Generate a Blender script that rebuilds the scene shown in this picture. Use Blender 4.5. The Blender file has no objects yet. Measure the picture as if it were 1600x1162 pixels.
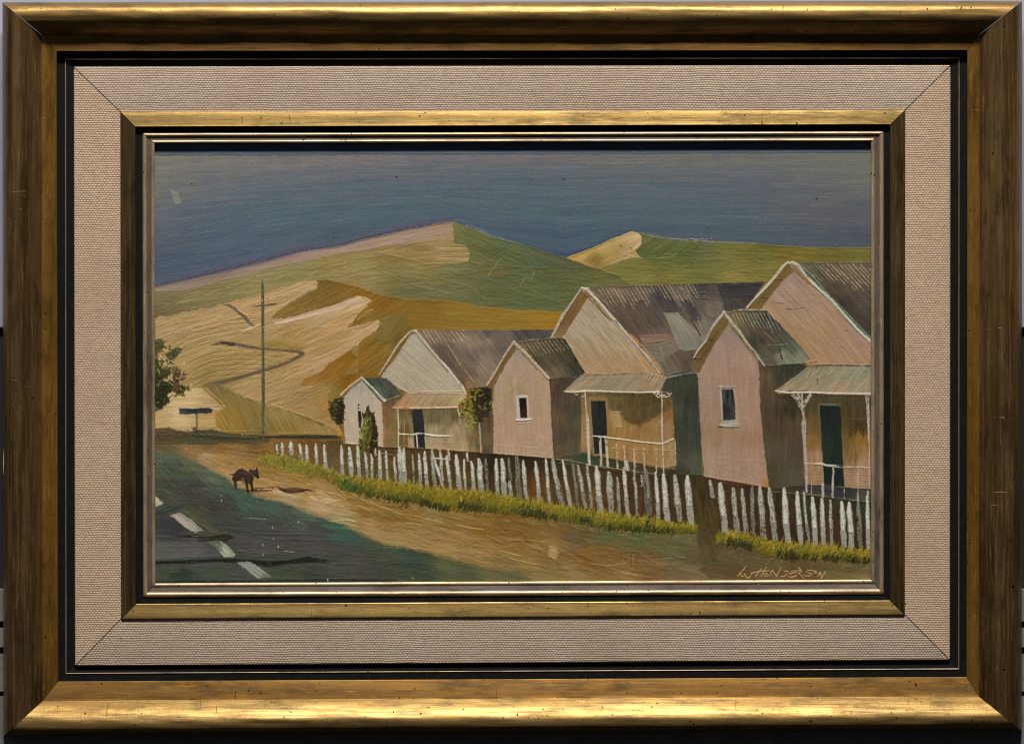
import bpy, math
import numpy as np

# ---------------------------------------------------------------- camera, world, lamps
scene = bpy.context.scene
PX = 0.0005                      # one unit of drawing = 0.5 mm
DIST = 2.3                       # camera to the painted surface
cam_d = bpy.data.cameras.new('camera'); cam = bpy.data.objects.new('camera', cam_d)
scene.collection.objects.link(cam); scene.camera = cam
cam.location = (0, -DIST, 0); cam.rotation_euler = (math.radians(90), 0, 0)
cam_d.sensor_width = 36; cam_d.lens = 36 * DIST / (1600 * PX)
cam_d.clip_start = 0.05; cam_d.clip_end = 50

world = bpy.data.worlds.new('World'); scene.world = world; world.use_nodes = True
wn = world.node_tree.nodes; bg = wn['Background']
bg.inputs['Color'].default_value = (0.80, 0.88, 1.0, 1); bg.inputs['Strength'].default_value = 0.028


def lamp(name, loc, target, size, size_y, power, color):
    d = bpy.data.lights.new(name, 'AREA'); d.shape = 'RECTANGLE'; d.size = size; d.size_y = size_y; d.energy = power; d.color = color
    o = bpy.data.objects.new(name, d); scene.collection.objects.link(o)
    o.location = loc
    v = [t - l for t, l in zip(target, loc)]
    L = math.sqrt(sum(q * q for q in v))
    yaw = math.atan2(v[0], -v[1]) if False else 0
    import mathutils
    o.rotation_euler = mathutils.Vector(v).to_track_quat('-Z', 'Y').to_euler()
    return o


lamp('window_light', (0.05, -2.35, 3.9), (0, 0, 0), 0.75, 0.5, 385, (1.0, 0.97, 0.92))
lamp('room_bounce', (-1.8, -3.2, 0.9), (0, 0, 0), 1.6, 1.2, 3.0, (0.85, 0.92, 1.0))
scene.view_settings.view_transform = 'Standard'; scene.view_settings.look = 'None'
scene.view_settings.exposure = 0; scene.view_settings.gamma = 1; scene.view_settings.use_curve_mapping = False
scene.cycles.pixel_filter_type = 'BLACKMAN_HARRIS'; scene.cycles.filter_width = 1.15
ALB = 1.0                        # paint albedo against the drawing's colours

# ---------------------------------------------------------------- the oil painting, brushed stroke by stroke
S = 1.25
X0, Y0, X1, Y1 = 235.0, 216.0, 1368.0, 918.0
NW, NH = int((X1 - X0) * S), int((Y1 - Y0) * S)
gx = X0 + np.arange(NW) / S
gy = Y0 + np.arange(NH) / S
COL = np.zeros((NH, NW, 3), np.float32) + 0.3
HGT = np.zeros((NH, NW), np.float32)
PID = np.zeros((NH, NW), np.int32)
rng = np.random.RandomState(7)
TAB = np.random.RandomState(3).rand(512, 512).astype(np.float32)
PARTS = [None]                       # (name, parent index or 0, label)


def part(name, parent=0, label=None):
    PARTS.append((name, parent, label))
    return len(PARTS) - 1


def vnoise(x, y, seed=0):
    x = np.asarray(x, np.float32) + seed * 17.31; y = np.asarray(y, np.float32) + seed * 9.77
    xi = np.floor(x).astype(np.int32); yi = np.floor(y).astype(np.int32)
    fx = x - xi; fy = y - yi
    fx = fx * fx * (3 - 2 * fx); fy = fy * fy * (3 - 2 * fy)
    a = TAB[yi & 511, xi & 511]; b = TAB[yi & 511, (xi + 1) & 511]
    c = TAB[(yi + 1) & 511, xi & 511]; d = TAB[(yi + 1) & 511, (xi + 1) & 511]
    return ((a * (1 - fx) + b * fx) * (1 - fy) + (c * (1 - fx) + d * fx) * fy) * 2 - 1


def win(x0, y0, x1, y1, pad=4):
    i0 = max(0, int((x0 - pad - X0) * S)); i1 = min(NW, int((x1 + pad - X0) * S) + 2)
    j0 = max(0, int((y0 - pad - Y0) * S)); j1 = min(NH, int((y1 + pad - Y0) * S) + 2)
    if i1 <= i0 or j1 <= j0:
        return None
    X, Y = np.meshgrid(gx[i0:i1], gy[j0:j1])
    return (slice(j0, j1), slice(i0, i1)), X.astype(np.float32), Y.astype(np.float32)


def sd_poly(P, X, Y):
    d = np.full(X.shape, 1e9, np.float32); ins = np.zeros(X.shape, bool)
    n = len(P)
    for i in range(n):
        ax, ay = P[i]; bx, by = P[(i + 1) % n]
        ex, ey = bx - ax, by - ay
        wx, wy = X - ax, Y - ay
        t = np.clip((wx * ex + wy * ey) / (ex * ex + ey * ey + 1e-9), 0, 1)
        d = np.minimum(d, (wx - ex * t) ** 2 + (wy - ey * t) ** 2)
        if ay != by:
            c = ((ay > Y) != (by > Y)) & (X < (bx - ax) * (Y - ay) / (by - ay) + ax)
            ins ^= c
    d = np.sqrt(d)
    return np.where(ins, -d, d)


def uvof(X, Y, ang):
    if callable(ang):
        return ang(X, Y)
    a = math.radians(ang)
    c, s = math.cos(a), math.sin(a)
    return X * c + Y * s, -X * s + Y * c


def around(cx, cy):                    # strokes that curve round a centre
    def f(X, Y):
        r = np.hypot(X - cx, Y - cy)
        return np.arctan2(Y - cy, X - cx) * max(60, 1) * 1.6, r
    return f


def bristle(u, v, L, W, seed):
    return (0.55 * vnoise(u / L, v / W, seed) + 0.22 * vnoise(u / (L * 0.5), v / (W * 0.45), seed + 5)
            + 0.38 * vnoise(u / (L * 2), v / (W * 3), seed + 9))


_seed = [0]


def region(P, cols, pid, ang=0, fe=1.6, wob=1.0, amp=0.035, bump=0.16, L=26, W=2.2, warp=7, p=3.0, base=0.12, hue=0.012):
    """A brushed area: polygon P, colour points (x, y, (r, g, b)) or one colour."""
    _seed[0] += 1; sd_ = _seed[0]
    xs = [q[0] for q in P]; ys = [q[1] for q in P]
    w = win(min(xs), min(ys), max(xs), max(ys), 4 + fe)
    if w is None:
        return
    sl, X, Y = w
    sd = sd_poly(P, X, Y)
    u, v = uvof(X, Y, ang)
    n = bristle(u, v, L, W, sd_)
    sd = sd + wob * (0.7 * vnoise(X / 7, Y / 7, sd_ + 2) + 0.6 * vnoise(X / 2.4, Y / 2.4, sd_ + 4)) + (fe * 0.35 * n if fe > 3 else 0)
    a = np.clip(0.5 - sd / fe, 0, 1); a = a * a * (3 - 2 * a)
    if isinstance(cols, tuple):
        cols = [(0, 0, cols)]
    if len(cols) == 1:
        c = np.zeros(X.shape + (3,), np.float32) + np.array(cols[0][2], np.float32) / 255
    else:
        wx = X + warp * (vnoise(u / 30, v / 5, sd_ + 11) + 0.6 * vnoise(u / 12, v / 2.5, sd_ + 12))
        wy = Y + warp * 0.6 * (vnoise(u / 30, v / 5, sd_ + 13) + 0.6 * vnoise(u / 12, v / 2.5, sd_ + 14))
        tot = np.zeros(X.shape, np.float32); c = np.zeros(X.shape + (3,), np.float32)
        for (qx, qy, qc) in cols:
            wt = 1.0 / ((wx - qx) ** 2 + (wy - qy) ** 2 + 9) ** (p / 2)
            tot += wt; c += wt[..., None] * (np.array(qc, np.float32) / 255)
        c /= tot[..., None]
    lum = c.mean(axis=2, keepdims=True)
    c = c + (amp * (0.5 + lum) * 1.3) * n[..., None]
    hn = np.stack([vnoise(u / 22, v / 4, sd_ + 21), vnoise(u / 22, v / 4, sd_ + 22) * 0.5, vnoise(u / 22, v / 4, sd_ + 23)], -1)
    c = c + hue * hn
    A = a[..., None]
    COL[sl] = COL[sl] * (1 - A) + c * A
    rim = np.exp(-((sd + 1.2) / 0.9) ** 2) * 0.18 * a
    HGT[sl] = HGT[sl] * (1 - 0.75 * a) + a * (base + bump * n * 0.8) + rim
    if pid:
        PID[sl][a > 0.5] = pid


def line(P, w, col, pid=0, dry=0.15, h=0.35, fe=1.0, wob=0.35, op=1.0, grain=1.0, amp=0.05, seg=None):
    """One loaded brush stroke along the points P; w a width or a width per point."""
    _seed[0] += 1; s_ = _seed[0]
    if not isinstance(w, (list, tuple)):
        w = [w] * len(P)
    xs = [q[0] for q in P]; ys = [q[1] for q in P]
    mw = max(w)
    ww = win(min(xs), min(ys), max(xs), max(ys), mw + 2)
    if ww is None:
        return
    sl, X, Y = ww
    best = np.full(X.shape, 1e9, np.float32); side = np.zeros(X.shape, np.float32); al = np.zeros(X.shape, np.float32)
    acc = 0.0
    for i in range(len(P) - 1):
        ax, ay = P[i]; bx, by = P[i + 1]
        ex, ey = bx - ax, by - ay; ln = math.hypot(ex, ey) + 1e-6
        wx, wy = X - ax, Y - ay
        t = np.clip((wx * ex + wy * ey) / (ln * ln), 0, 1)
        d = np.hypot(wx - ex * t, wy - ey * t)
        wd = (w[i] + (w[i + 1] - w[i]) * t) * 0.5
        q = d - wd
        m = q < best
        best = np.where(m, q, best)
        side = np.where(m, (wx * ey - wy * ex) / ln, side)
        al = np.where(m, acc + t * ln, al)
        acc += ln
    best = best + wob * vnoise(X / 2.2, Y / 2.2, s_) + wob * 0.5 * vnoise(X / 6, Y / 6, s_ + 1)
    a = np.clip(0.5 - best / fe, 0, 1)
    n = 0.6 * vnoise(al / 14, side / 1.1, s_ + 3) + 0.5 * vnoise(al / 3.2, side / 1.6, s_ + 4)
    if dry > 0:
        a = a * np.clip((n * grain + 1.0 - 1.7 * dry) * 2.2, 0, 1)
    a = a * op
    c = np.array(col, np.float32) / 255 + amp * n[..., None]
    A = a[..., None]
    COL[sl] = COL[sl] * (1 - A) + c * A
    HGT[sl] = HGT[sl] * (1 - 0.5 * a) + a * (h + 0.10 * n)
    if pid:
        PID[sl][np.clip(0.5 - best / fe, 0, 1) * op > 0.5] = pid


def inside(P, x, y):
    r = False; n = len(P)
    for i in range(n):
        ax, ay = P[i]; bx, by = P[(i + 1) % n]
        if (ay > y) != (by > y) and x < (bx - ax) * (y - ay) / (by - ay) + ax:
            r = not r
    return r


def daubs(P, n, L, W, ang, spread=12, jit=0.05, cols=None, pid=0, op=0.7, curve=0.12, h=0.14, keep=True):
    """Short visible brush marks scattered over a polygon; they pick up the colour under them."""
    xs = [q[0] for q in P]; ys = [q[1] for q in P]
    k = 0; tries = 0
    while k < n and tries < n * 20:
        tries += 1
        x = rng.uniform(min(xs), max(xs)); y = rng.uniform(min(ys), max(ys))
        if not inside(P, x, y):
            continue
        k += 1
        if callable(ang):
            a = ang(x, y)
        else:
            a = ang
        a = math.radians(a + rng.normal(0, spread))
        l = L * rng.uniform(0.5, 1.4); wd = W * rng.uniform(0.6, 1.4)
        j = int(np.clip((y - Y0) * S, 0, NH - 1)); i = int(np.clip((x - X0) * S, 0, NW - 1))
        if cols is None:
            c = COL[j, i] * 255 * (1 + rng.normal(0, jit)) + rng.normal(0, 255 * 0.008, 3)
        else:
            c = np.array(cols[rng.randint(len(cols))]) * (1 + rng.normal(0, jit))
        dx, dy = math.cos(a), math.sin(a)
        b = curve * l * rng.normal(0, 1)
        pts = [(x - dx * l / 2, y - dy * l / 2), (x - dy * b * 0.5, y + dx * b * 0.5), (x + dx * l / 2, y + dy * l / 2)]
        if keep and not (inside(P, *pts[0]) and inside(P, *pts[2])):
            l *= 0.4
            pts = [(x - dx * l / 2, y - dy * l / 2), (x, y), (x + dx * l / 2, y + dy * l / 2)]
        line(pts, [wd * 0.7, wd, wd * 0.5], tuple(c), pid, dry=0.3, h=h + 0.1 * rng.rand(), fe=1.4, op=op, amp=0.03)


def tuft(x, y, l, ang, w, col, pid=0, op=0.9):
    a = math.radians(ang)
    line([(x, y), (x + math.cos(a) * l * 0.6, y - math.sin(a) * l * 0.6), (x + math.cos(a + 0.15) * l, y - math.sin(a + 0.15) * l)],
         [w, w * 0.8, w * 0.3], col, pid, dry=0.1, h=0.3, op=op, wob=0.2)


def grass(top, bot, n, cols, pid, l=8, lean=65, w=1.5, spread=16):
    """Blades between two edges; top and bot are lists of (x, y)."""
    tx, ty = zip(*top); bx, by = zip(*bot)
    for i in range(n):
        x = rng.uniform(max(tx[0], bx[0]), min(tx[-1], bx[-1]))
        a = np.interp(x, tx, ty); b = np.interp(x, bx, by)
        t = rng.rand()
        y = a + (b - a) * t
        c = cols[min(len(cols) - 1, int((t + rng.normal(0, 0.13)) * len(cols)) if t > 0 else 0)] if t > 0.05 else cols[0]
        c = tuple(np.array(c) * (1 + rng.normal(0, 0.12)))
        tuft(x, y + 2, l * rng.uniform(0.5, 1.2), lean + rng.normal(0, spread), w * rng.uniform(0.7, 1.4), c, pid)


def leaves(blobs, n, cols, pid, size=5, ang=None):
    for (x, y, rx, ry, ci) in blobs:
        for k in range(max(3, int(n * rx * ry / 60))):
            a = rng.uniform(0, 2 * math.pi); r = math.sqrt(rng.rand())
            px, py = x + rx * r * math.cos(a), y + ry * r * math.sin(a)
            c = cols[ci] if rng.rand() < 0.75 else cols[rng.randint(len(cols))]
            c = tuple(np.array(c) * (1 + rng.normal(0, 0.13)))
            t = (ang if ang is not None else math.degrees(a)) + rng.normal(0, 35)
            t = math.radians(t); l = size * rng.uniform(0.6, 1.3)
            line([(px, py), (px + math.cos(t) * l, py - math.sin(t) * l)], [size * 0.42, size * 0.2], c, pid, dry=0.1, h=0.3, wob=0.5)


def paint():
    # ---- sky
    sky = part('painted_sky', 0, 'stormy slate blue sky with fine horizontal brush lines')
    SKYX = [235, 346, 470, 566, 707, 772, 880, 985, 1090, 1368]; SKYY = [446, 423, 391, 373, 346, 371, 402, 362, 375, 386]

    def skyuv(X, Y):
        k = np.clip((Y - 240) / 130.0, 0, 1) ** 1.5
        f = np.interp(X, SKYX, np.convolve(np.pad(SKYY, 1, 'edge'), [.2, .6, .2], 'valid'))
        return X, Y - (f - 385) * k * 0.9
    rows = [(249, [(240, (113, 112, 110)), (420, (110, 106, 108)), (560, (112, 104, 110)), (700, (106, 100, 111)), (850, (104, 99, 107)), (980, (104, 101, 103)), (1100, (99, 101, 102)), (1200, (98, 99, 100)), (1360, (100, 102, 100))]),
            (268, [(240, (112, 111, 110)), (340, (104, 102, 110)), (450, (97, 98, 110)), (560, (92, 96, 110)), (700, (86, 95, 110)), (850, (85, 93, 108)), (1000, (90, 94, 106)), (1180, (92, 94, 106)), (1280, (98, 99, 103)), (1360, (99, 100, 100))]),
            (292, [(240, (108, 107, 109)), (340, (92, 97, 111)), (450, (84, 95, 111)), (600, (80, 93, 109)), (850, (77, 91, 107)), (960, (79, 90, 106)), (1070, (79, 91, 106)), (1180, (82, 89, 105)), (1340, (92, 92, 101))]),
            (335, [(240, (94, 95, 108)), (300, (82, 92, 110)), (450, (75, 92, 109)), (600, (74, 91, 107)), (760, (74, 90, 106)), (900, (72, 89, 105)), (1040, (75, 90, 105)), (1160, (76, 88, 102)), (1250, (84, 87, 100)), (1360, (84, 85, 98))]),
            (372, [(240, (82, 88, 106)), (350, (75, 90, 110)), (470, (73, 87, 106)), (620, (72, 84, 105)), (800, (68, 83, 103)), (940, (67, 83, 103)), (1100, (70, 83, 100)), (1200, (70, 84, 98)), (1360, (71, 77, 94))]),
            (408, [(240, (72, 83, 106)), (350, (72, 84, 107)), (880, (63, 76, 101))])]
    skypts = []
    for (yy, r) in rows:
        xs_ = [q[0] for q in r]
        for xx in np.arange(xs_[0], xs_[-1] + 1, 48):
            skypts.append((xx, yy, tuple(float(np.interp(xx, xs_, [q[1][k] for q in r])) for k in range(3))))
    region([(225, 205), (1380, 205), (1380, 470), (225, 470)],
           skypts,
           sky, skyuv, amp=0.026, bump=0.085, L=45, W=1.6, warp=12, p=3.4, base=0.05, hue=0.008)
    region([(225, 205), (1380, 205), (1380, 239), (225, 243)], (74, 84, 104), sky, 0, fe=2.5, amp=0.03, bump=0.08)  # bluer strip: soft edge of the frame's shadow, painted into the sky
    line([(720, 351), (772, 369), (827, 385), (874, 400), (921, 386), (985, 360)], [3, 5, 6, 7, 5, 3], (58, 66, 98), sky, dry=0.1, h=0.1, op=0.7, fe=4)
    line([(995, 360), (1052, 371), (1100, 374), (1180, 378), (1231, 382), (1300, 385)], 4, (74, 72, 98), sky, dry=0.15, h=0.1, op=0.6, fe=4)
    for (x, y, l, k) in [(345, 321, 60, -9), (420, 315, 110, -9), (510, 320, 90, -5), (300, 340, 60, -8), (640, 310, 100, -5), (440, 350, 80, -9), (590, 320, 60, -7), (900, 345, 60, -1), (1150, 338, 70, 2), (760, 300, 90, 2), (1000, 290, 80, 0), (300, 365, 90, -10), (520, 345, 80, -9)]:
        line([(x - l / 2, y - k / 2), (x, y + 0.8), (x + l / 2, y + k / 2)], 0.9, (112, 128, 138), 0, dry=0.35, h=0.2, op=0.5)
    region([(265, 297), (279, 302), (283, 318), (274, 321)], (118, 118, 116), 0, 60, fe=4, amp=0.02)
    for (x, y) in [(299, 286.5), (521, 369.5), (619, 276), (1275, 310), (880, 280)]:
        line([(x, y), (x + 1.2, y + .6)], 1.8, (35, 38, 50), 0, dry=0, h=0.3)
    line([(401, 278), (408, 281), (414, 285)], 2.2, (132, 134, 138), 0, dry=0.45, h=0.4)

    # ---- far hills
    SK = [(225, 450), (249, 444), (346, 423), (417.6, 406), (470, 391), (530, 383), (566, 373.5), (622.6, 361), (675, 350), (707, 346.5), (711, 347.5)]
    hill1 = part('painted_hill', 0, 'large olive green hill with a pale pink lit crest')
    region(SK + [(735, 357.6), (772, 371), (810, 380), (827.5, 387.6), (874, 401.7), (886, 402.5), (935, 421), (968, 433), (1000, 449), (1000, 500), (225, 520)],
           [(250, 470, (112, 108, 76)), (245, 490, (96, 90, 52)), (330, 455, (122, 116, 74)), (400, 435, (132, 124, 80)), (470, 420, (128, 122, 76)), (540, 410, (132, 120, 72)),
            (570, 425, (134, 124, 78)), (600, 400, (128, 116, 70)), (640, 400, (126, 114, 66)), (680, 395, (142, 128, 82)), (620, 435, (112, 110, 64)), (650, 420, (122, 112, 64)),
            (700, 425, (108, 110, 66)), (740, 400, (92, 98, 58)), (725, 370, (96, 102, 60)), (780, 385, (80, 92, 58)), (770, 420, (94, 96, 58)), (820, 410, (78, 92, 60)),
            (870, 415, (78, 88, 54)), (700, 455, (96, 102, 66)), (780, 450, (84, 94, 58)), (840, 460, (82, 94, 58)), (640, 455, (98, 104, 68)), (900, 430, (84, 92, 54)), (950, 437, (92, 96, 52))],
           hill1, -8, fe=2.4, wob=1.4, amp=0.038, bump=0.13, L=38, W=2.9, warp=12)
    region([(225, 449), (249, 444), (346, 423), (417.6, 406), (470, 391), (530, 383), (566, 373.5), (622.6, 361), (675, 350), (707, 347), (712, 352), (708, 369), (604, 386), (510, 401.6), (417, 421), (335, 442), (290, 455), (225, 458)],
           [(300, 436, (134, 122, 104)), (420, 412, (140, 125, 108)), (530, 390, (148, 130, 112)), (640, 366, (148, 130, 110)), (700, 356, (148, 130, 102))], hill1, -12, fe=9, amp=0.03)
    line([(230, 446), (249, 440.5), (346, 419), (417, 401.5), (470, 386.5), (530, 378.5), (566, 369), (622, 356.5), (675, 345.5), (704, 341)], 7, (74, 80, 102), sky, dry=0.0, h=0.12, fe=3.5, amp=0.02)
    line([(243, 447), (346, 424), (417, 407), (470, 392), (530, 384), (566, 374), (622, 361), (675, 350.5), (707, 346)], [5, 6, 5, 5, 5, 4, 4, 4, 3], (80, 78, 102), sky, dry=0.1, h=0.1, op=0.75, fe=4)
    line([(243, 446.5), (346, 423), (417, 406), (470, 391.5), (530, 383), (566, 373), (622, 360.5), (675, 350)], 1.5, (52, 52, 82), sky, dry=0.2, h=0.0)
    line([(249, 442), (346, 419), (417, 401), (470, 386), (530, 378), (622, 356), (700, 343)], 4, (84, 80, 106), sky, dry=0.3, h=0.1, op=0.5, fe=4)
    region([(593, 395), (640, 380), (708, 369), (709, 381), (728, 383.5), (734, 396), (733, 410), (700, 413), (665, 414), (640, 406), (610, 400)],
           [(620, 392, (134, 118, 72)), (690, 385, (150, 132, 92)), (715, 398, (146, 130, 82)), (660, 405, (132, 118, 72)), (700, 408, (140, 126, 80))], hill1, -3, fe=2, amp=0.05, bump=0.3, L=30, W=3)
    region([(711, 347), (735, 357), (772, 371), (812, 380), (880, 402), (930, 420), (820, 420), (735, 412), (735, 396), (728, 383.5), (709, 380), (711, 362), (707, 351)],
           [(718, 362, (98, 106, 62)), (740, 372, (92, 100, 58)), (790, 385, (80, 96, 60)), (760, 400, (84, 92, 54)), (840, 400, (78, 92, 62)), (750, 412, (100, 102, 62)), (900, 415, (76, 86, 56))], hill1, 22, fe=2.5, L=24)
    region([(593, 405), (650, 420), (700, 418), (712, 450), (715, 470), (593, 462)], [(600, 430, (106, 108, 62)), (690, 430, (104, 106, 66)), (640, 450, (96, 102, 66))], hill1, 12, fe=7, op=1) if False else None
    daubs([(593, 402), (660, 416), (760, 425), (860, 420), (960, 440), (880, 480), (780, 475), (660, 464), (594, 440)], 130, 40, 3, 14, 8, 0.05)
    daubs([(720, 360), (800, 390), (900, 415), (860, 430), (740, 420), (740, 380)], 60, 20, 3, 30, 30, 0.06)
    daubs([(250, 465), (480, 412), (600, 392), (600, 445), (500, 432), (400, 455), (250, 490)], 110, 36, 2.6, -12, 5, 0.045)
    line([(729, 352), (750, 361), (775, 370), (800, 378)], [3, 5, 3, 2], (122, 130, 122), hill1, dry=0.35, h=0.2, op=0.55, fe=3)
    line([(783, 404), (762, 432)], 1.2, (140, 132, 84), 0, dry=0.1); line([(822, 432), (812, 448)], 1.1, (128, 122, 76), 0, dry=0.2); line([(836, 424), (829, 440)], 1.1, (128, 122, 76), 0, dry=0.2)
    for k in range(7):
        line([(686 + k, 385 + k * 4), (712, 384 + k * 4), (731 - (k == 0) * 4, 386 + k * 3.7)], 1.0, (160, 144, 100) if k % 2 else (116, 104, 60), 0, dry=0.25, h=0.35, op=0.7)

    hill2 = part('painted_hill', 0, 'lower olive hill on the right with a sunlit ochre peak')
    region([(886, 402.5), (921, 389.5), (959, 372.6), (985, 362.3), (1000, 363), (1024.6, 369.8), (1052.7, 373.5), (1120.7, 377), (1182.6, 380), (1231, 384.8), (1304, 386.7), (1380, 385.7), (1380, 460), (1000, 460), (968, 433), (935, 421)],
           [(930, 415, (118, 108, 56)), (1000, 425, (108, 106, 54)), (1010, 445, (112, 108, 56)), (1030, 390, (84, 92, 48)), (1075, 390, (84, 92, 50)), (1060, 405, (88, 94, 46)), (1100, 382, (92, 98, 64)),
            (1060, 430, (112, 108, 54)), (1130, 400, (104, 104, 54)), (1150, 440, (124, 112, 58)), (1190, 400, (98, 96, 46)), (1200, 425, (116, 106, 52)), (1240, 395, (112, 98, 42)), (1300, 396, (98, 92, 42)), (1355, 392, (100, 98, 46))],
           hill2, 2, amp=0.035, L=26, W=1.9, warp=9)
    region([(885, 403), (921, 389.5), (959, 372.6), (985, 362.3), (998, 364), (1004, 374), (1001, 384), (992, 391), (1000, 402), (975, 406), (935, 421)],
           [(905, 400, (168, 138, 72)), (940, 385, (172, 144, 84)), (985, 370, (176, 150, 102)), (1000, 375, (184, 160, 116)), (960, 395, (160, 136, 80)), (930, 410, (132, 112, 58)), (985, 398, (166, 142, 98))], hill2, -26, amp=0.05, fe=1.5)
    region([(1003, 366), (1030, 371), (1085, 376), (1092, 386), (1060, 400), (1003, 403), (993, 391), (1002, 382)],
           [(1010, 375, (92, 96, 56)), (1010, 395, (80, 88, 44)), (1060, 390, (84, 92, 48))], hill2, -35, fe=2.5, amp=0.05)
    line([(1003, 364), (1030, 370), (1055, 374), (1110, 378), (1180, 381)], [2, 4, 5, 4, 2], (128, 126, 112), hill2, dry=0.3, h=0.15, op=0.7, fe=3)
    line([(975, 398), (1005, 404), (1050, 402), (1058, 397)], 1.1, (150, 146, 104), 0, dry=0.2, op=0.8)
    line([(935, 421), (970, 433)], 1.0, (80, 82, 44), 0, dry=0.2)
    line([(1077, 373), (1085, 374), (1098, 373.5), (1120, 374.5)], 1.0, (150, 140, 140), 0, dry=0.3)
    line([(1077, 374.2), (1083, 374.6)], 1.2, (40, 40, 60), 0, dry=0.2); line([(1107, 374.5), (1120, 375.3)], 1.2, (40, 40, 60), 0, dry=0.2)
    daubs([(1000, 405), (1080, 385), (1350, 392), (1230, 410), (1190, 440), (1000, 445)], 120, 26, 2.4, 0, 12, 0.05)
    for (x, y) in [(970, 383), (985, 386.5), (1080, 411)]:
        line([(x, y), (x + .8, y + 1.5)], 1.6, (60, 52, 30), 0, dry=0)

    # ---- golden middle ridge
    ridge = part('painted_hill', 0, 'golden brown ridge in front of the green hill')
    region([(420, 498), (434, 484), (464, 466), (494, 451), (497, 437), (510, 437), (560, 448), (595, 461), (640, 468), (700, 470), (760, 480), (820, 485), (880, 488), (900, 560), (640, 720), (500, 690), (500, 600), (540, 520), (450, 505)],
           [(440, 488, (138, 108, 58)), (470, 475, (134, 104, 56)), (510, 455, (120, 92, 44)), (540, 465, (128, 96, 46)), (500, 445, (116, 92, 46)), (575, 475, (140, 100, 40)), (610, 480, (128, 92, 36)),
            (640, 480, (132, 100, 42)), (700, 490, (130, 102, 44)), (760, 495, (136, 108, 46)), (840, 500, (146, 112, 44)), (620, 510, (118, 96, 46)), (640, 500, (122, 98, 46)), (600, 515, (124, 104, 58)),
            (590, 540, (132, 100, 42)), (560, 560, (142, 98, 38)), (530, 585, (136, 98, 38)), (610, 530, (112, 90, 40)), (560, 580, (130, 92, 36)), (580, 570, (124, 94, 42)), (600, 555, (128, 96, 40))],
           ridge, -32, fe=2.6, wob=1.6, amp=0.04, L=24, W=2.3, warp=12)
    region([(640, 470), (700, 471), (760, 481), (820, 486), (880, 488), (880, 514), (650, 517), (630, 500)],
           [(660, 485, (132, 100, 42)), (720, 500, (138, 108, 48)), (800, 500, (142, 110, 48)), (860, 498, (148, 112, 42))], ridge, 3, fe=9, amp=0.035, bump=0.1)
    daubs([(440, 488), (500, 450), (590, 468), (630, 500), (600, 560), (540, 600), (515, 590), (560, 520)], 120, 26, 3, -38, 14, 0.06)
    region([(592, 500), (625, 490), (640, 500), (622, 520), (606, 534), (594, 530)], [(605, 515, (124, 106, 58)), (622, 500, (116, 98, 50))], 0, -60, fe=14, amp=0.03)
    line([(559, 500), (572, 488), (583, 484)], 1.2, (172, 140, 88), 0, dry=0.1); line([(568, 496), (580, 486)], 1.0, (162, 128, 74), 0, dry=0.1)

    region([(480, 540), (560, 520), (560, 640), (480, 640)], (140, 112, 62), ridge, -35, fe=2)
    field = part('painted_field', 0, 'sunlit straw coloured slope with a dark winding track')
    FA = [(225, 500), (243, 497), (290, 488), (350, 476), (408, 459), (475, 441), (492, 438.5), (498, 442), (495, 450), (464, 466), (434, 485), (420, 499), (449, 496), (500, 482), (530, 474), (564, 461.5), (582, 470), (570, 482), (554, 499), (544, 512),
          (572, 505), (594, 500), (593, 511), (581, 522), (557, 539), (529, 559.5), (507, 573), (500, 590), (515, 610), (530, 640), (535, 700), (225, 700)]
    region(FA, [(260, 510, (164, 140, 104)), (330, 500, (162, 136, 94)), (400, 475, (168, 138, 96)), (470, 450, (168, 142, 104)), (440, 465, (166, 138, 98)), (300, 530, (158, 136, 92)), (380, 520, (158, 132, 88)),
                (270, 500, (158, 138, 92)), (440, 510, (164, 136, 92)), (500, 490, (170, 144, 108)), (560, 470, (176, 152, 116)), (530, 480, (172, 146, 110)), (540, 500, (162, 132, 84)), (460, 530, (150, 124, 66)),
                (510, 530, (160, 128, 80)), (560, 515, (174, 146, 106)), (520, 550, (168, 138, 98)), (480, 570, (166, 138, 98)), (440, 600, (158, 132, 88)), (350, 570, (146, 126, 76)), (420, 560, (150, 130, 78)),
                (300, 560, (152, 130, 84)), (330, 590, (138, 118, 68)), (400, 610, (160, 134, 92)), (470, 620, (156, 130, 86)), (500, 610, (148, 122, 72)), (520, 630, (146, 118, 62)), (520, 665, (158, 126, 80)), (300, 640, (172, 150, 104)), (260, 650, (168, 144, 98)), (490, 650, (152, 126, 78))],
           field, -20, fe=2.8, wob=2.0, amp=0.045, bump=0.22, L=34, W=2.6, warp=10)
    daubs([(425, 500), (560, 465), (575, 475), (540, 515), (590, 503), (560, 535), (500, 575), (430, 610), (480, 565), (470, 548), (440, 530)], 150, 44, 2.6, -27, 5, 0.06)
    daubs([(250, 505), (480, 445), (490, 450), (430, 485), (350, 515), (260, 535)], 80, 34, 2.4, -17, 7, 0.05)
    daubs([(330, 605), (420, 590), (500, 560), (515, 640), (440, 640), (380, 625)], 90, 28, 2.6, -24, 16, 0.06)
    # furrows that follow the contours
    for k in range(15):
        y = 500 + k * 4.0
        line([(262 + k * 2, y + 24), (290, y + 12), (330, y + 1), (372, y - 6 - k * .3), (400 - k * 0.6, y - 8)], 1.2, (112, 90, 58) if k % 2 else (192, 166, 124), 0, dry=0.25, h=0.4, op=0.55) if y + 24 < 560 else None
    for k in range(16):
        y = 546 + k * 3.7
        line([(296 + k * 0.8, y + 14), (330, y + 1), (372, y - 4), (410, y - 3), (458 - k * 3.5, y + 2)], 1.2, (102, 85, 48) if k % 2 else (180, 156, 104), 0, dry=0.25, h=0.4, op=0.5) if y < 596 else None
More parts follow.
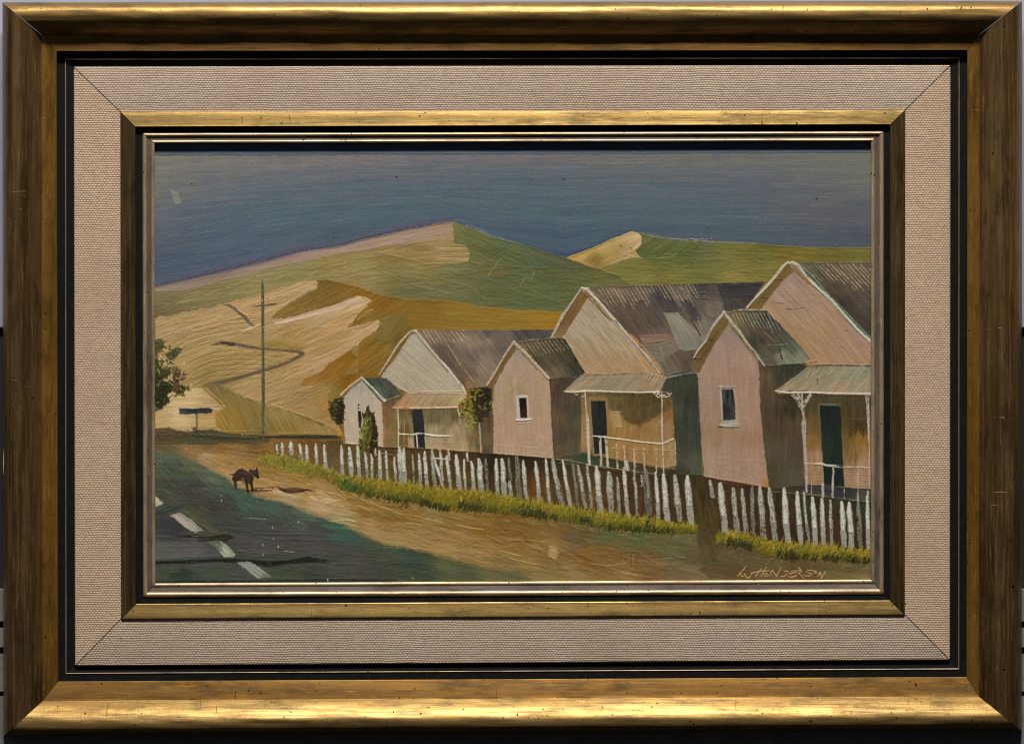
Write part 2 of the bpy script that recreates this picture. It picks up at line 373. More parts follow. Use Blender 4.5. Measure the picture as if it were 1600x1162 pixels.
    region([(425, 500), (449, 496), (500, 483), (530, 475), (562, 463), (566, 467), (530, 484), (480, 497), (430, 508)], [(450, 500, (184, 160, 132)), (540, 474, (190, 168, 142))], field, -17, fe=3, amp=0.05)
    region([(468, 602), (475, 590), (502, 580), (530, 559), (548, 548), (560, 560), (535, 585), (515, 596), (492, 602)], [(480, 597, (150, 108, 56)), (520, 575, (142, 100, 42)), (540, 560, (136, 96, 38))], ridge, -38, fe=4)
    region([(512, 618), (522, 596), (540, 584), (566, 584), (538, 616), (534, 640), (512, 640)], [(520, 620, (136, 112, 58)), (545, 595, (130, 92, 36)), (525, 640, (140, 112, 58))], ridge, -50, fe=5)
    region([(495, 636), (505, 625), (513, 636), (508, 645)], (160, 118, 66), 0, -40, fe=5)
    line([(428, 499), (449, 495.5), (456, 494), (500, 482)], 1.4, (74, 56, 30), 0, dry=0.25, h=0.1)
    line([(378, 518), (392, 513), (404, 508.5), (412, 506)], [2, 4, 3, 2], (196, 172, 144), 0, dry=0.2, h=0.4)
    trk = part('farm_track', field, 'thin dark zigzag track on the straw slope')
    line([(350, 475.5), (358, 477), (365, 481), (374, 488), (382, 495), (389, 503), (396, 509)], [1.5, 4, 4, 5, 5, 6, 3], (94, 82, 64), trk, dry=0.2, h=0.15, fe=2)
    line([(371, 484), (386, 493), (394, 505)], 1.3, (176, 152, 112), 0, dry=0.2)
    line([(410, 536), (440, 538), (470, 545)], [8, 12, 6], (126, 108, 46), 0, dry=0.2, op=0.6, fe=7, h=0.2)
    line([(331, 539), (346, 535), (365, 538), (389.5, 541.5), (412, 545), (442, 547), (464.5, 549), (473, 552), (467, 557), (450, 565), (442, 569), (417.6, 577), (389.5, 585), (361, 593), (335, 600), (320, 602)],
         [2, 5, 6, 5, 3, 3, 4, 6, 5, 5, 4.5, 5, 5, 6, 6, 3], (88, 77, 60), trk, dry=0.12, h=0.12, fe=2.6)
    line([(346, 534), (364, 537)], [3, 5], (68, 58, 46), trk, dry=0.2, fe=2)
    line([(331, 542), (350, 543), (384, 548), (420, 549), (455, 553)], 1.2, (180, 158, 112), 0, dry=0.25, op=0.7)
    slope = part('painted_slope', 0, 'olive brown shaded triangle of grass at the foot of the slope')
    region([(316, 602), (342, 600), (384, 620), (417, 632), (455, 641), (511, 662), (534, 678), (534, 684), (240, 684), (352, 676), (337, 664), (336, 645), (350, 638), (338, 624)],
           [(340, 612, (124, 106, 66)), (370, 625, (130, 110, 62)), (400, 650, (130, 110, 58)), (360, 655, (146, 116, 56)), (350, 670, (142, 116, 56)), (430, 650, (144, 122, 72)), (450, 670, (140, 116, 60)), (500, 672, (146, 120, 70)), (410, 675, (120, 104, 52)), (340, 648, (150, 118, 54))],
           slope, 62, fe=6, wob=2, amp=0.05, L=20, W=1.7, warp=7)
    region([(225, 612), (314, 606), (325, 617), (346, 636), (336, 645), (337, 664), (345, 680), (225, 680)], [(300, 615, (192, 168, 122)), (280, 650, (192, 168, 122)), (320, 655, (170, 142, 92)), (255, 650, (172, 150, 104)), (330, 625, (176, 152, 108))], field, -3, amp=0.05, bump=0.25, L=40, W=3)
    line([(322, 608), (345, 626), (352, 637)], 1.3, (182, 156, 106), 0, dry=0.25); line([(385, 620), (440, 637), (500, 657)], 1.2, (184, 156, 106), 0, dry=0.35, op=0.7); line([(460, 645), (515, 667)], 1.2, (96, 76, 44), 0, dry=0.35)

    # ---- ground
    verge = part('painted_verge', 0, 'warm ochre dirt verge between the road and the picket fence')
    region([(225, 678), (360, 678), (535, 680), (700, 690), (1380, 730), (1380, 930), (225, 930)],
           [(260, 690, (92, 80, 52)), (320, 690, (112, 86, 48)), (300, 703, (132, 100, 58)), (350, 700, (128, 92, 46)), (400, 690, (104, 78, 40)), (480, 690, (98, 74, 40)), (420, 710, (120, 88, 38)), (350, 720, (150, 116, 66)),
            (320, 718, (156, 128, 84)), (380, 735, (150, 114, 58)), (420, 735, (136, 104, 46)), (470, 745, (140, 108, 48)), (360, 750, (166, 134, 92)), (420, 760, (164, 130, 80)), (480, 765, (150, 116, 58)), (500, 780, (176, 144, 104)), (450, 774, (170, 142, 104)),
            (540, 770, (134, 102, 40)), (520, 740, (118, 96, 52)), (540, 800, (166, 136, 90)), (560, 800, (128, 96, 42)), (530, 812, (148, 134, 92)), (600, 800, (126, 94, 42)), (640, 805, (124, 92, 42)), (580, 825, (154, 122, 76)), (650, 835, (150, 118, 68)), (700, 850, (148, 116, 66)),
            (620, 850, (150, 124, 76)), (700, 810, (128, 96, 42)), (760, 830, (126, 92, 38)), (680, 800, (132, 112, 72)), (790, 820, (110, 80, 32)), (820, 835, (112, 80, 34)), (860, 820, (112, 84, 38)), (760, 860, (144, 112, 64)), (830, 865, (140, 108, 58)), (800, 845, (138, 104, 54)),
            (780, 880, (130, 102, 58)), (860, 860, (126, 98, 54)), (900, 840, (98, 78, 48)), (950, 830, (86, 86, 50)), (1000, 840, (84, 86, 50)), (1060, 845, (86, 84, 48)), (920, 870, (118, 82, 36)), (960, 872, (116, 84, 42)), (1010, 880, (116, 86, 48)), (1000, 865, (100, 82, 46)),
            (900, 895, (130, 108, 66)), (850, 900, (124, 104, 60)), (980, 900, (122, 98, 58)), (1060, 890, (106, 90, 62)), (1080, 865, (88, 76, 46)), (1120, 860, (78, 68, 40)), (1140, 880, (86, 72, 44)), (1080, 905, (110, 94, 64)), (1200, 880, (92, 78, 46)), (1300, 890, (96, 80, 44)), (1350, 880, (104, 88, 54)), (1250, 905, (90, 68, 40)), (1180, 900, (96, 78, 48))],
           verge, 12, amp=0.045, bump=0.15, L=34, W=3.4, warp=8, p=3.2)
    daubs([(300, 712), (420, 770), (560, 800), (620, 850), (760, 890), (1000, 905), (1100, 870), (900, 850), (700, 800), (540, 770), (500, 745), (400, 700), (300, 690)], 420, 34, 4.2, 14, 14, 0.05, h=0.16)
    daubs([(900, 830), (1080, 840), (1120, 870), (960, 860), (890, 850)], 80, 30, 2.6, 12, 14, 0.06, [(92, 94, 56), (88, 84, 50), (84, 86, 48), (100, 94, 60)], op=0.5)
    daubs([(360, 692), (430, 700), (430, 740), (350, 735)], 60, 14, 2.4, 0, 60, 0.08)
    for (q, c) in [([(545, 768), (570, 782), (600, 793), (625, 802)], (186, 154, 96)), ([(513, 770), (528, 772), (541, 781)], (182, 150, 96)), ([(529, 764), (538, 773), (541, 781)], (176, 142, 84)), ([(625, 803), (650, 806), (690, 817)], (170, 138, 84)),
                   ([(714, 821), (740, 825), (755, 827)], (190, 158, 104)), ([(794, 843), (820, 843), (852, 846)], (176, 142, 84)), ([(760, 836), (785, 848)], (160, 126, 72)), ([(680, 812), (690, 816)], (192, 164, 116)), ([(660, 788), (672, 800)], (170, 140, 90)),
                   ([(640, 786), (652, 799)], (164, 132, 80)), ([(795, 872), (830, 880), (870, 888)], (164, 134, 84)), ([(970, 893), (995, 898)], (176, 146, 100)), ([(920, 880), (950, 884), (980, 880)], (158, 126, 76)), ([(1035, 873), (1070, 870)], (140, 124, 84)),
                   ([(780, 860), (812, 868)], (168, 138, 90)), ([(510, 815), (545, 812), (556, 816)], (186, 160, 118)), ([(480, 757), (500, 757)], (180, 150, 96)), ([(795, 797), (812, 790)], (60, 52, 26))]:
        line(q, 1.3, c, 0, dry=0.15, h=0.4, op=0.8)
    for x in (974, 982, 989):
        line([(x, 866), (x + .5, 884)], 1.0, (150, 104, 54), 0, dry=0.3)
    region([(858, 853), (866, 852), (874, 862), (868, 876), (856, 868)], (158, 130, 84), 0, 20, fe=5)
    line([(1005, 902), (1025, 903), (1040, 901)], 1.8, (110, 52, 40), 0, dry=0.35)
    region([(1088, 800), (1125, 800), (1122, 860), (1115, 905), (1098, 890), (1090, 860)], [(1105, 830, (70, 58, 32)), (1110, 870, (80, 68, 40)), (1100, 890, (88, 72, 44))], verge, 70, fe=6)
    region([(1092, 890), (1110, 878), (1170, 884), (1180, 905), (1110, 902)], (84, 68, 42), verge, 10, fe=5)

    # bank line under the slope
    bank = part('painted_bush', 0, 'low reddish brown scrub along the left foot of the slope')
    region([(225, 668), (262, 668), (290, 674), (330, 670), (360, 676), (420, 680), (420, 692), (225, 694)], [(250, 685, (84, 72, 48)), (310, 683, (72, 72, 48)), (380, 684, (80, 70, 44))], bank, 2, fe=4)
    for i in range(70):
        x = rng.uniform(240, 352); hh = 8 + 10 * max(0, 1 - (x - 240) / 120)
        tuft(x, 681 + rng.normal(0, 2), hh * rng.uniform(.5, 1.1), 118 + rng.normal(0, 16), 1.8, [(92, 66, 52), (80, 58, 44), (104, 80, 62), (70, 66, 44)][rng.randint(4)], bank)
    line([(300, 679), (340, 682), (400, 684)], [3, 5, 3], (62, 66, 48), bank, dry=0.2)
    line([(405, 683), (440, 682), (480, 681.5), (520, 682), (534, 683)], [3, 5, 6, 6, 5], (56, 52, 34), bank, dry=0.15, fe=2)
    line([(380, 679), (430, 677), (510, 676)], 1.3, (160, 132, 76), 0, dry=0.4, op=0.7)
    line([(340, 676), (360, 674), (420, 672)], 1.1, (150, 124, 70), 0, dry=0.4, op=0.6)

    # ---- road
    road = part('painted_road', 0, 'dark grey green road crossed by long shadows')
    region([(225, 703), (246, 704), (290, 711), (312, 724), (350, 745), (375, 763), (400, 774), (440, 784), (480, 799), (520, 814), (560, 832), (600, 850), (640, 858), (675, 864), (688, 880), (740, 895), (800, 906), (800, 930), (225, 930)],
           [(260, 715, (74, 84, 68)), (300, 720, (80, 86, 66)), (270, 735, (56, 70, 58)), (330, 742, (78, 92, 74)), (360, 765, (62, 82, 68)), (300, 760, (54, 56, 50)), (260, 760, (56, 62, 52)), (330, 790, (50, 52, 48)), (300, 775, (52, 54, 48)), (390, 785, (52, 78, 64)), (430, 790, (56, 80, 66)), (360, 790, (52, 56, 50)), (420, 815, (58, 62, 58)), (350, 815, (54, 56, 52)), (450, 840, (60, 60, 60)), (340, 850, (58, 58, 58)), (560, 862, (58, 60, 58)), (580, 880, (58, 60, 56)),
            (370, 810, (54, 60, 52)), (300, 795, (60, 62, 50)), (270, 825, (46, 48, 52)), (450, 810, (60, 66, 60)), (480, 805, (70, 88, 68)), (400, 830, (58, 62, 62)), (500, 830, (58, 60, 60)), (535, 825, (50, 86, 72)), (545, 835, (48, 76, 64)), (570, 845, (56, 72, 58)),
            (260, 860, (68, 70, 68)), (310, 858, (70, 71, 72)), (400, 855, (66, 66, 68)), (480, 858, (64, 64, 64)), (520, 860, (62, 62, 60)), (610, 850, (58, 76, 58)), (640, 870, (46, 66, 54)), (600, 870, (60, 64, 54)), (560, 875, (62, 64, 56)),
            (260, 890, (56, 66, 54)), (340, 890, (54, 66, 54)), (440, 890, (56, 64, 50)), (520, 885, (58, 62, 54)), (600, 890, (56, 60, 50)), (660, 890, (44, 60, 50)), (700, 885, (56, 66, 50)), (740, 898, (66, 72, 52)), (790, 905, (86, 84, 54)), (280, 905, (36, 48, 42)), (500, 906, (44, 52, 44))],
           road, 4, fe=9, wob=2.2, amp=0.035, bump=0.16, L=46, W=2.0, warp=12)
    region([(660, 868), (700, 872), (760, 886), (830, 893), (830, 925), (640, 925)], [(700, 880, (74, 80, 54)), (760, 895, (84, 84, 54)), (800, 900, (84, 86, 58)), (660, 900, (50, 62, 48)), (730, 905, (66, 72, 48)), (825, 905, (92, 88, 54))], road, 10, fe=12, wob=3)
    daubs([(246, 712), (300, 725), (360, 770), (450, 795), (520, 825), (470, 830), (300, 800), (246, 770)], 150, 30, 2.6, 36, 10, 0.08)
    daubs([(246, 840), (400, 800), (520, 830), (640, 870), (700, 890), (700, 905), (246, 905)], 200, 50, 2.6, 1, 5, 0.08)
    region([(225, 848), (290, 846), (325, 847), (345, 862), (350, 868), (290, 871), (225, 874)], [(250, 855, (78, 80, 76)), (300, 860, (78, 79, 80)), (330, 864, (66, 67, 70))], road, -1, fe=3, L=60)
    line([(287, 836), (320, 838), (350, 836), (362, 838), (350, 843), (310, 843)], [3, 7, 8, 4, 6, 2], (30, 34, 22), road, dry=0.15, fe=2)
    line([(300, 838), (330, 836), (358, 832)], 1.2, (96, 104, 84), 0, dry=0.3)
    line([(243, 878), (290, 877), (340, 874), (380, 876), (420, 880), (450, 877), (480, 873), (512, 876)], [4, 6, 5, 7, 9, 6, 9, 4], (20, 24, 20), road, dry=0.1, fe=3)
    line([(243, 908), (380, 907), (500, 906), (560, 906), (620, 905)], [4, 3, 5, 6, 2], (26, 36, 32), road, dry=0.1, fe=2)
    line([(380, 809), (420, 811)], 1.0, (110, 124, 104), 0, dry=0.2); line([(380, 834), (470, 835)], 3, (50, 50, 52), 0, dry=0.3, op=.6)
    for (q, w_) in [([(243, 800), (262, 796), (285, 789)], 6), ([(246, 797), (268, 789)], 3)]:
        line(q, w_, (44, 56, 48), road, dry=0.25, fe=3)
    region([(282, 795), (300, 800), (345, 832), (330, 832), (300, 812)], (70, 74, 52), 0, 38, fe=5)
    for (q, c, l_) in [([(240, 774), (247, 778), (257, 786), (247, 791), (240, 791)], [(246, 782, (170, 166, 142)), (252, 787, (150, 150, 128))], 'pale cream road dash cut by the left edge of the picture'),
                       ([(265, 804.7), (281, 800.5), (300, 813), (320, 829), (305, 832), (296, 828), (284, 820.6), (276, 812)], [(275, 806, (150, 142, 130)), (300, 822, (150, 146, 138)), (315, 829, (120, 122, 108))], 'longest cream road dash below the first one'),
                       ([(322, 844), (346, 844), (356, 853), (369, 866), (365, 870), (351, 870), (342, 860)], [(332, 848, (86, 96, 80)), (350, 858, (148, 156, 138)), (360, 866, (128, 136, 118))], 'grey green road dash half lost in shadow'),
                       ([(368, 878), (391, 877), (408, 888), (425, 901), (404, 904), (388, 892)], [(380, 882, (126, 136, 124)), (400, 893, (128, 136, 124)), (418, 902, (86, 96, 80))], 'pale green road dash nearest the bottom edge')]:
        region(q, c, part('road_marking', road, l_), 38, fe=1.8, wob=1.2, amp=0.06, bump=0.3)
    for (x, y) in [(345.5, 773), (346, 781), (410.7, 850), (411, 865), (434.5, 853), (427, 841), (426, 823), (466, 814), (512, 905), (645, 902), (378, 672), (378, 678), (290, 700)]:
        line([(x, y), (x + .3, y + 2)], 1.8 if y in (850, 853) else 1.2, (178, 176, 132), 0, dry=0, h=0.5)
    line([(444, 861), (460, 862)], 1.2, (132, 134, 110), 0, dry=0.5)

    # ---- yard behind the fence
    fence = part('painted_fence', 0, 'leaning white picket fence in front of dark brown shade')
    yard = part('painted_yard', 0, 'dark brown shaded yard between the fence and the cottages')
    region([(428, 688), (534, 688), (534, 744), (505, 738), (430, 710)], [(440, 700, (118, 88, 42)), (480, 705, (106, 76, 38)), (520, 700, (92, 70, 40)), (520, 725, (104, 84, 54)), (470, 715, (122, 92, 42))], yard, 60, fe=4)
    region([(532, 692), (600, 694), (700, 700), (780, 708), (870, 712), (960, 724), (1056, 734), (1100, 742), (1200, 758), (1300, 770), (1380, 782), (1380, 866), (1240, 860), (1122, 834), (1092, 824), (1000, 812), (860, 792), (780, 778), (700, 768), (620, 758), (534, 748)],
           [(545, 720, (92, 72, 44)), (600, 710, (82, 62, 46)), (600, 735, (88, 70, 32)), (660, 730, (78, 56, 34)), (720, 725, (74, 52, 36)), (720, 750, (84, 64, 28)), (770, 720, (44, 34, 28)), (790, 740, (64, 50, 34)), (820, 725, (46, 40, 30)), (840, 760, (92, 64, 34)), (870, 730, (50, 42, 30)),
            (880, 765, (82, 58, 34)), (920, 750, (70, 56, 36)), (920, 780, (92, 66, 34)), (980, 760, (66, 46, 32)), (1000, 790, (74, 50, 34)), (1050, 745, (52, 44, 32)), (1060, 790, (66, 50, 34)), (1105, 770, (64, 52, 36)), (1105, 810, (72, 60, 34)), (1150, 780, (66, 46, 34)), (1150, 810, (62, 42, 30)),
            (1200, 775, (50, 46, 38)), (1220, 810, (60, 40, 32)), (1260, 800, (50, 48, 38)), (1300, 830, (66, 44, 36)), (1340, 790, (44, 48, 42)), (1340, 830, (56, 42, 34))],
           fence, 80, fe=2, amp=0.05, L=12, W=1.8, warp=6)
    daubs([(540, 698), (780, 712), (1050, 740), (1360, 785), (1360, 850), (1090, 815), (780, 770), (540, 742)], 340, 14, 2.0, 75, 22, 0.12)

    # ---- cottage, left
    PK, PK2 = (172, 140, 114), (150, 132, 116)
    c1 = part('painted_cottage', 0, 'smallest and furthest cottage, cream walls and grey roof')
    region([(652, 515.5), (760, 515.5), (866, 514.5), (868, 530), (806, 536), (786, 556), (762, 600), (758, 605), (728, 608), (715, 596), (650, 518)],
           [(660, 520, (122, 106, 90)), (690, 530, (110, 98, 82)), (720, 530, (126, 113, 98)), (720, 516, (96, 88, 80)), (760, 519, (78, 76, 76)), (820, 522, (70, 68, 70)), (850, 520, (66, 66, 70)), (690, 550, (84, 74, 68)), (705, 570, (82, 72, 64)), (740, 535, (126, 112, 98)), (760, 528, (122, 110, 98)),
            (780, 535, (98, 88, 84)), (730, 560, (100, 90, 80)), (760, 560, (116, 104, 90)), (745, 555, (100, 84, 80)), (735, 585, (94, 82, 70)), (755, 590, (120, 104, 86)), (720, 600, (92, 78, 66)), (755, 575, (122, 108, 92)), (780, 550, (90, 84, 82)), (735, 598, (134, 100, 66))],
           part('roof', c1, 'long grey brown corrugated roof'), 52, amp=0.04, L=22, W=2.2, warp=7)
    for k in range(11):
        x = 661 + k * 6.2
        line([(x, 517 + (k > 7) * -1), (x + 13 - k * .1 + 3 * (k == 9), 538 - k * .5)], 1.1, (172, 152, 116), 0, dry=0.3, h=0.4, op=0.85)
    line([(700, 540), (722, 575), (740, 598)], 3.2, (122, 110, 90), 0, dry=0.3)
    region([(622, 606), (596, 589), (598, 584), (618, 560), (641, 524), (648, 519), (660, 533), (700, 580), (723, 608), (726, 616), (640, 617)],
           [(648, 530, (158, 152, 130)), (640, 550, (164, 154, 132)), (620, 580, (166, 154, 130)), (665, 570, (158, 150, 126)), (690, 590, (168, 156, 132)), (650, 600, (162, 150, 126)), (680, 560, (164, 152, 132))], c1, 42, amp=0.03, bump=0.16, L=20, W=1.8)
    line([(592, 588), (600, 577), (611, 560), (625, 538), (641, 520), (650, 518)], [3, 4, 4.5, 4.5, 5, 3], (112, 92, 62), c1, dry=0.1)
    line([(592, 586), (600, 574), (610, 558), (624, 536), (640, 519), (650, 516)], [1.8, 2.2, 2.4, 2.4, 2.6, 3], (176, 156, 132), c1, dry=0.1, h=0.5)
    line([(650, 518), (665, 536), (685, 560), (700, 576), (712, 592), (722, 604), (728, 616)], [3, 3, 3, 4, 4, 5, 3], (184, 176, 156), c1, dry=0.1, h=0.5)
    line([(660, 534), (680, 558), (700, 581)], 1.2, (120, 112, 94), 0, dry=0.2)
    region([(596, 628), (627, 618), (634, 612), (640, 616), (613, 637), (626, 640), (626, 700), (598, 699)], [(603, 640, (124, 94, 56)), (602, 670, (140, 106, 70)), (615, 628, (96, 78, 52)), (612, 660, (112, 92, 54)), (615, 690, (118, 98, 58)), (620, 650, (118, 96, 54))], c1, 88, amp=0.04, L=22)
    region([(565, 589.5), (604, 590), (612, 598), (629, 616), (627, 619.5), (603, 626.5), (597, 622), (580, 606)], [(580, 595, (54, 72, 62)), (600, 596, (66, 64, 66)), (610, 612, (58, 66, 60)), (595, 612, (72, 92, 78)), (620, 617, (66, 70, 64))], part('roof', c1, 'small dark green roof over the front gable'), 48, amp=0.05)
    line([(603, 626), (615, 621), (628, 617)], 1.2, (142, 124, 92), 0, dry=0.3)
    region([(538, 621), (548, 606), (565, 592), (572, 598), (585, 613), (597, 627), (598, 660), (600, 699), (588, 699), (540, 692), (537, 660)],
           [(565, 600, (158, 148, 132)), (550, 620, (172, 160, 140)), (585, 630, (172, 158, 142)), (548, 660, (174, 160, 136)), (580, 670, (178, 162, 138)), (592, 690, (184, 160, 130)), (560, 685, (176, 162, 138)), (594, 640, (180, 160, 138))], c1, 88, amp=0.025, bump=0.12, L=14, W=1.6)
    line([(534, 619), (548, 606), (565, 592)], 3, (118, 102, 74), c1, dry=0.1); line([(532.5, 617), (546, 604), (565, 589.5)], [2.5, 2.6, 2.4], (186, 166, 138), c1, dry=0.08, h=0.5)
    line([(568, 594), (580, 608), (596, 626)], 2.2, (66, 78, 64), c1, dry=0.15)
    line([(566, 590), (580, 604), (592, 617), (601, 626)], [2.2, 2.5, 3.2, 4.5], (184, 184, 164), c1, dry=0.08, h=0.5)
    line([(539, 692), (558, 694), (560, 692)], 1.2, (196, 184, 156), 0, dry=0.2)
    for (x, y) in [(560, 631.5), (559.6, 636.6)]:
        line([(x, y), (x + .4, y + .8)], 1.9, (30, 26, 22), 0, dry=0)
    region([(559.5, 642), (564, 642), (564.5, 650), (565.5, 652), (564, 668), (560.5, 668)], (38, 32, 26), part('window', c1, 'narrow black slit window in the cream gable'), 90, fe=1, wob=0.5)
    # verandah
    region([(622, 638), (716, 636), (736, 650), (751, 655), (752, 707), (738, 706), (700, 704), (622, 698)],
           [(632, 650, (104, 86, 52)), (640, 660, (120, 104, 72)), (690, 642, (104, 92, 64)), (680, 655, (100, 88, 56)), (710, 650, (98, 84, 54)), (700, 660, (116, 102, 72)), (680, 672, (150, 136, 104)), (710, 672, (160, 144, 110)), (730, 665, (146, 126, 88)), (725, 695, (160, 140, 100)), (680, 692, (164, 146, 112)),
            (640, 690, (160, 142, 110)), (630, 690, (104, 80, 46)), (745, 690, (104, 90, 56)), (745, 665, (96, 82, 52)), (632, 675, (100, 82, 46))], part('verandah_wall', c1), 88, fe=1.2, amp=0.05, L=12, W=1.8, warp=6)
    region([(613, 636.5), (634, 614), (660, 613), (726, 614), (729, 620), (717, 634), (714, 637), (660, 638)], [(630, 628, (150, 124, 94)), (650, 620, (142, 126, 98)), (690, 620, (150, 136, 108)), (690, 632, (142, 126, 98)), (720, 620, (160, 146, 116)), (630, 634, (166, 132, 98))], part('verandah_roof', c1, 'sloping tan verandah roof of the furthest cottage'), -55, amp=0.05, L=14)
    line([(632, 611), (680, 612), (726, 611)], 1.4, (176, 164, 134), 0, dry=0.3); line([(614, 637), (640, 638), (680, 637.3), (715, 636.5)], 1.8, (186, 168, 138), 0, dry=0.15, h=0.5)
    region([(752, 640), (768, 620), (771, 660), (772, 709), (754, 708)], [(760, 650, (92, 68, 42)), (762, 690, (112, 88, 48)), (757, 700, (88, 68, 42))], part('side_wall', c1), 88, fe=1.6)
    region([(641, 639), (660, 639), (663, 665), (665, 700), (648, 699), (645, 660)], [(650, 650, (42, 42, 46)), (655, 680, (38, 38, 44))], part('door', c1, 'dark doorway under the tan verandah'), 90, fe=1.2, wob=0.5)
    region([(646, 680), (652, 680), (653, 699), (648, 699)], (150, 134, 106), 0, 90, fe=1.2) if False else None
    line([(621.5, 640), (623, 670), (622.5, 698)], [2, 2.6, 2], (190, 182, 164), part('verandah_post', c1, 'white post left of the dark doorway'), dry=0.1, h=0.5)
    line([(715, 638), (718, 650), (719.5, 664)], [2, 3, 1.4], (178, 168, 146), part('verandah_post', c1, 'short white post beside the tree'), dry=0.15, h=0.5)
    line([(632, 655), (631.5, 690)], 1.1, (150, 132, 96), 0, dry=0.3); line([(644, 640), (644, 675)], 1, (132, 112, 76), 0, dry=0.3)
    rl = part('railing', c1, 'thin white verandah railing')
    line([(624, 678), (645, 679), (652, 677), (662, 678), (680, 681), (700, 681), (708, 680)], [2.4, 2.2, 2.8, 2.6, 2.4, 2, 1], (206, 198, 178), rl, dry=0.1, h=0.55)
    line([(651, 680), (652.5, 699)], [2.2, 2.4], (200, 190, 168), rl, dry=0.1, h=0.5); line([(664, 683), (665, 699)], 1, (170, 156, 126), rl, dry=0.3)
    line([(678, 700), (695, 701), (706, 704)], 2.2, (168, 106, 58), 0, dry=0.4); line([(560, 694), (600, 699), (700, 703), (738, 708)], 1.6, (56, 42, 30), 0, dry=0.3)
    line([(749, 662), (750, 680), (751.5, 707)], [1.8, 2, 2], (176, 146, 114), part('downpipe', c1), dry=0.12, h=0.4)

    # ---- cottage, middle
    c2 = part('painted_cottage', 0, 'middle cottage with a patched grey roof and an open verandah')
    ROOF2 = [(912, 450), (990, 447.5), (1090, 444), (1150, 442), (1196, 440), (1180, 462), (1168, 484), (1130, 488), (1110, 520), (1086, 562), (1075, 579), (1041, 588), (1010, 556), (960, 500)]
    region(ROOF2, [(930, 460, (104, 94, 80)), (950, 475, (92, 80, 68)), (975, 490, (88, 74, 66)), (990, 510, (84, 70, 64)), (1000, 530, (90, 74, 68)), (960, 455, (112, 98, 82)), (1000, 460, (96, 88, 80)), (1030, 465, (72, 70, 74)), (1050, 475, (62, 60, 68)), (1010, 480, (84, 78, 76)),
                   (1025, 500, (80, 74, 74)), (1035, 520, (96, 84, 80)), (1070, 465, (88, 82, 80)), (1075, 490, (84, 80, 78)), (1095, 455, (66, 64, 72)), (1140, 450, (52, 52, 62)), (1170, 455, (54, 52, 62)), (1110, 470, (84, 80, 82)), (1140, 475, (66, 64, 68)), (1120, 480, (100, 92, 88)), (1095, 480, (84, 80, 80)),
                   (1100, 510, (108, 106, 102)), (1090, 530, (116, 114, 110)), (1090, 555, (92, 78, 68)), (1015, 535, (120, 94, 82)), (1040, 532, (116, 96, 88)), (1030, 555, (110, 104, 94)), (1060, 560, (92, 82, 72)), (1050, 575, (96, 90, 78)), (1080, 570, (84, 72, 58))],
           part('roof', c2, 'large grey roof with pale patches and scratched ribs'), 58, amp=0.04, L=18, W=2.6, warp=6, p=3.6)
    region([(1037, 489), (1059, 488), (1075, 505), (1092, 522), (1088, 546), (1072, 549), (1060, 545), (1049, 515)], [(1048, 500, (126, 128, 122)), (1070, 520, (124, 126, 122)), (1080, 540, (116, 118, 114))], 0, 58, fe=1.6, amp=0.05)
    region([(1040, 446), (1062, 446), (1076, 476), (1060, 480)], (98, 92, 90), 0, 58, fe=2)
    region([(1062, 470), (1080, 466), (1096, 500), (1082, 500)], (66, 62, 66), 0, 58, fe=2)
    region([(1120, 446), (1192, 443), (1176, 462), (1130, 466)], (50, 52, 60), 0, 3, fe=3)
    region([(1100, 470), (1130, 474), (1122, 500), (1104, 492)], (104, 98, 96), 0, 58, fe=3)
    region([(990, 470), (1008, 468), (1030, 506), (1012, 512)], (84, 72, 68), 0, 58, fe=2)
    region([(1022, 462), (1038, 460), (1048, 486), (1036, 486)], (66, 64, 72), 0, 60, fe=2); region([(1000, 525), (1040, 522), (1042, 533), (1004, 538)], (124, 98, 88), 0, -4, fe=2, amp=0.07)
    region([(1010, 540), (1050, 533), (1062, 548), (1045, 556), (1012, 552)], (112, 106, 96), 0, 20, fe=3)
    for k in range(34):
        x = 934 + k * 5.9; y = 450 - k * 0.2
        if k in (9, 18, 19, 26, 27) or x > 1085:
            if x > 1085: continue
        ln_ = [26, 30, 28, 24, 30, 26, 34, 28, 24, 20, 30, 26, 16, 14, 12, 10][k % 16] * (1 if k < 13 else 0.75) * (1 if x < 1040 else 1.15)
        line([(x, y), (x + ln_ * 0.62, y + ln_)], 1.1, (176, 158, 126) if k % 3 else (150, 136, 112), 0, dry=0.28, h=0.45, op=0.85)
    for (a, b, c, d) in [(1062, 447, 1076, 472), (1070, 446, 1084, 478), (1079, 448, 1092, 470), (1030, 540, 1038, 560), (1060, 495, 1066, 512), (1090, 495, 1096, 516)]:
        line([(a, b), (c, d)], 1.0, (170, 156, 130), 0, dry=0.3, h=0.4, op=0.7)
    line([(1078, 498), (1088, 512), (1094, 524)], 2.4, (66, 60, 56), 0, dry=0.2)
    line([(930, 449), (1000, 447), (1090, 443.5), (1140, 442)], 1.4, (54, 56, 58), 0, dry=0.25)
    for k in range(5):
        line([(1083, 457 + k * 3.4), (1104, 456 + k * 3.4)], 1.4, (58, 58, 62) if k % 2 else (96, 94, 94), 0, dry=0.3)
    line([(1117, 468), (1122, 484)], 3, (116, 112, 108), 0, dry=0.3)
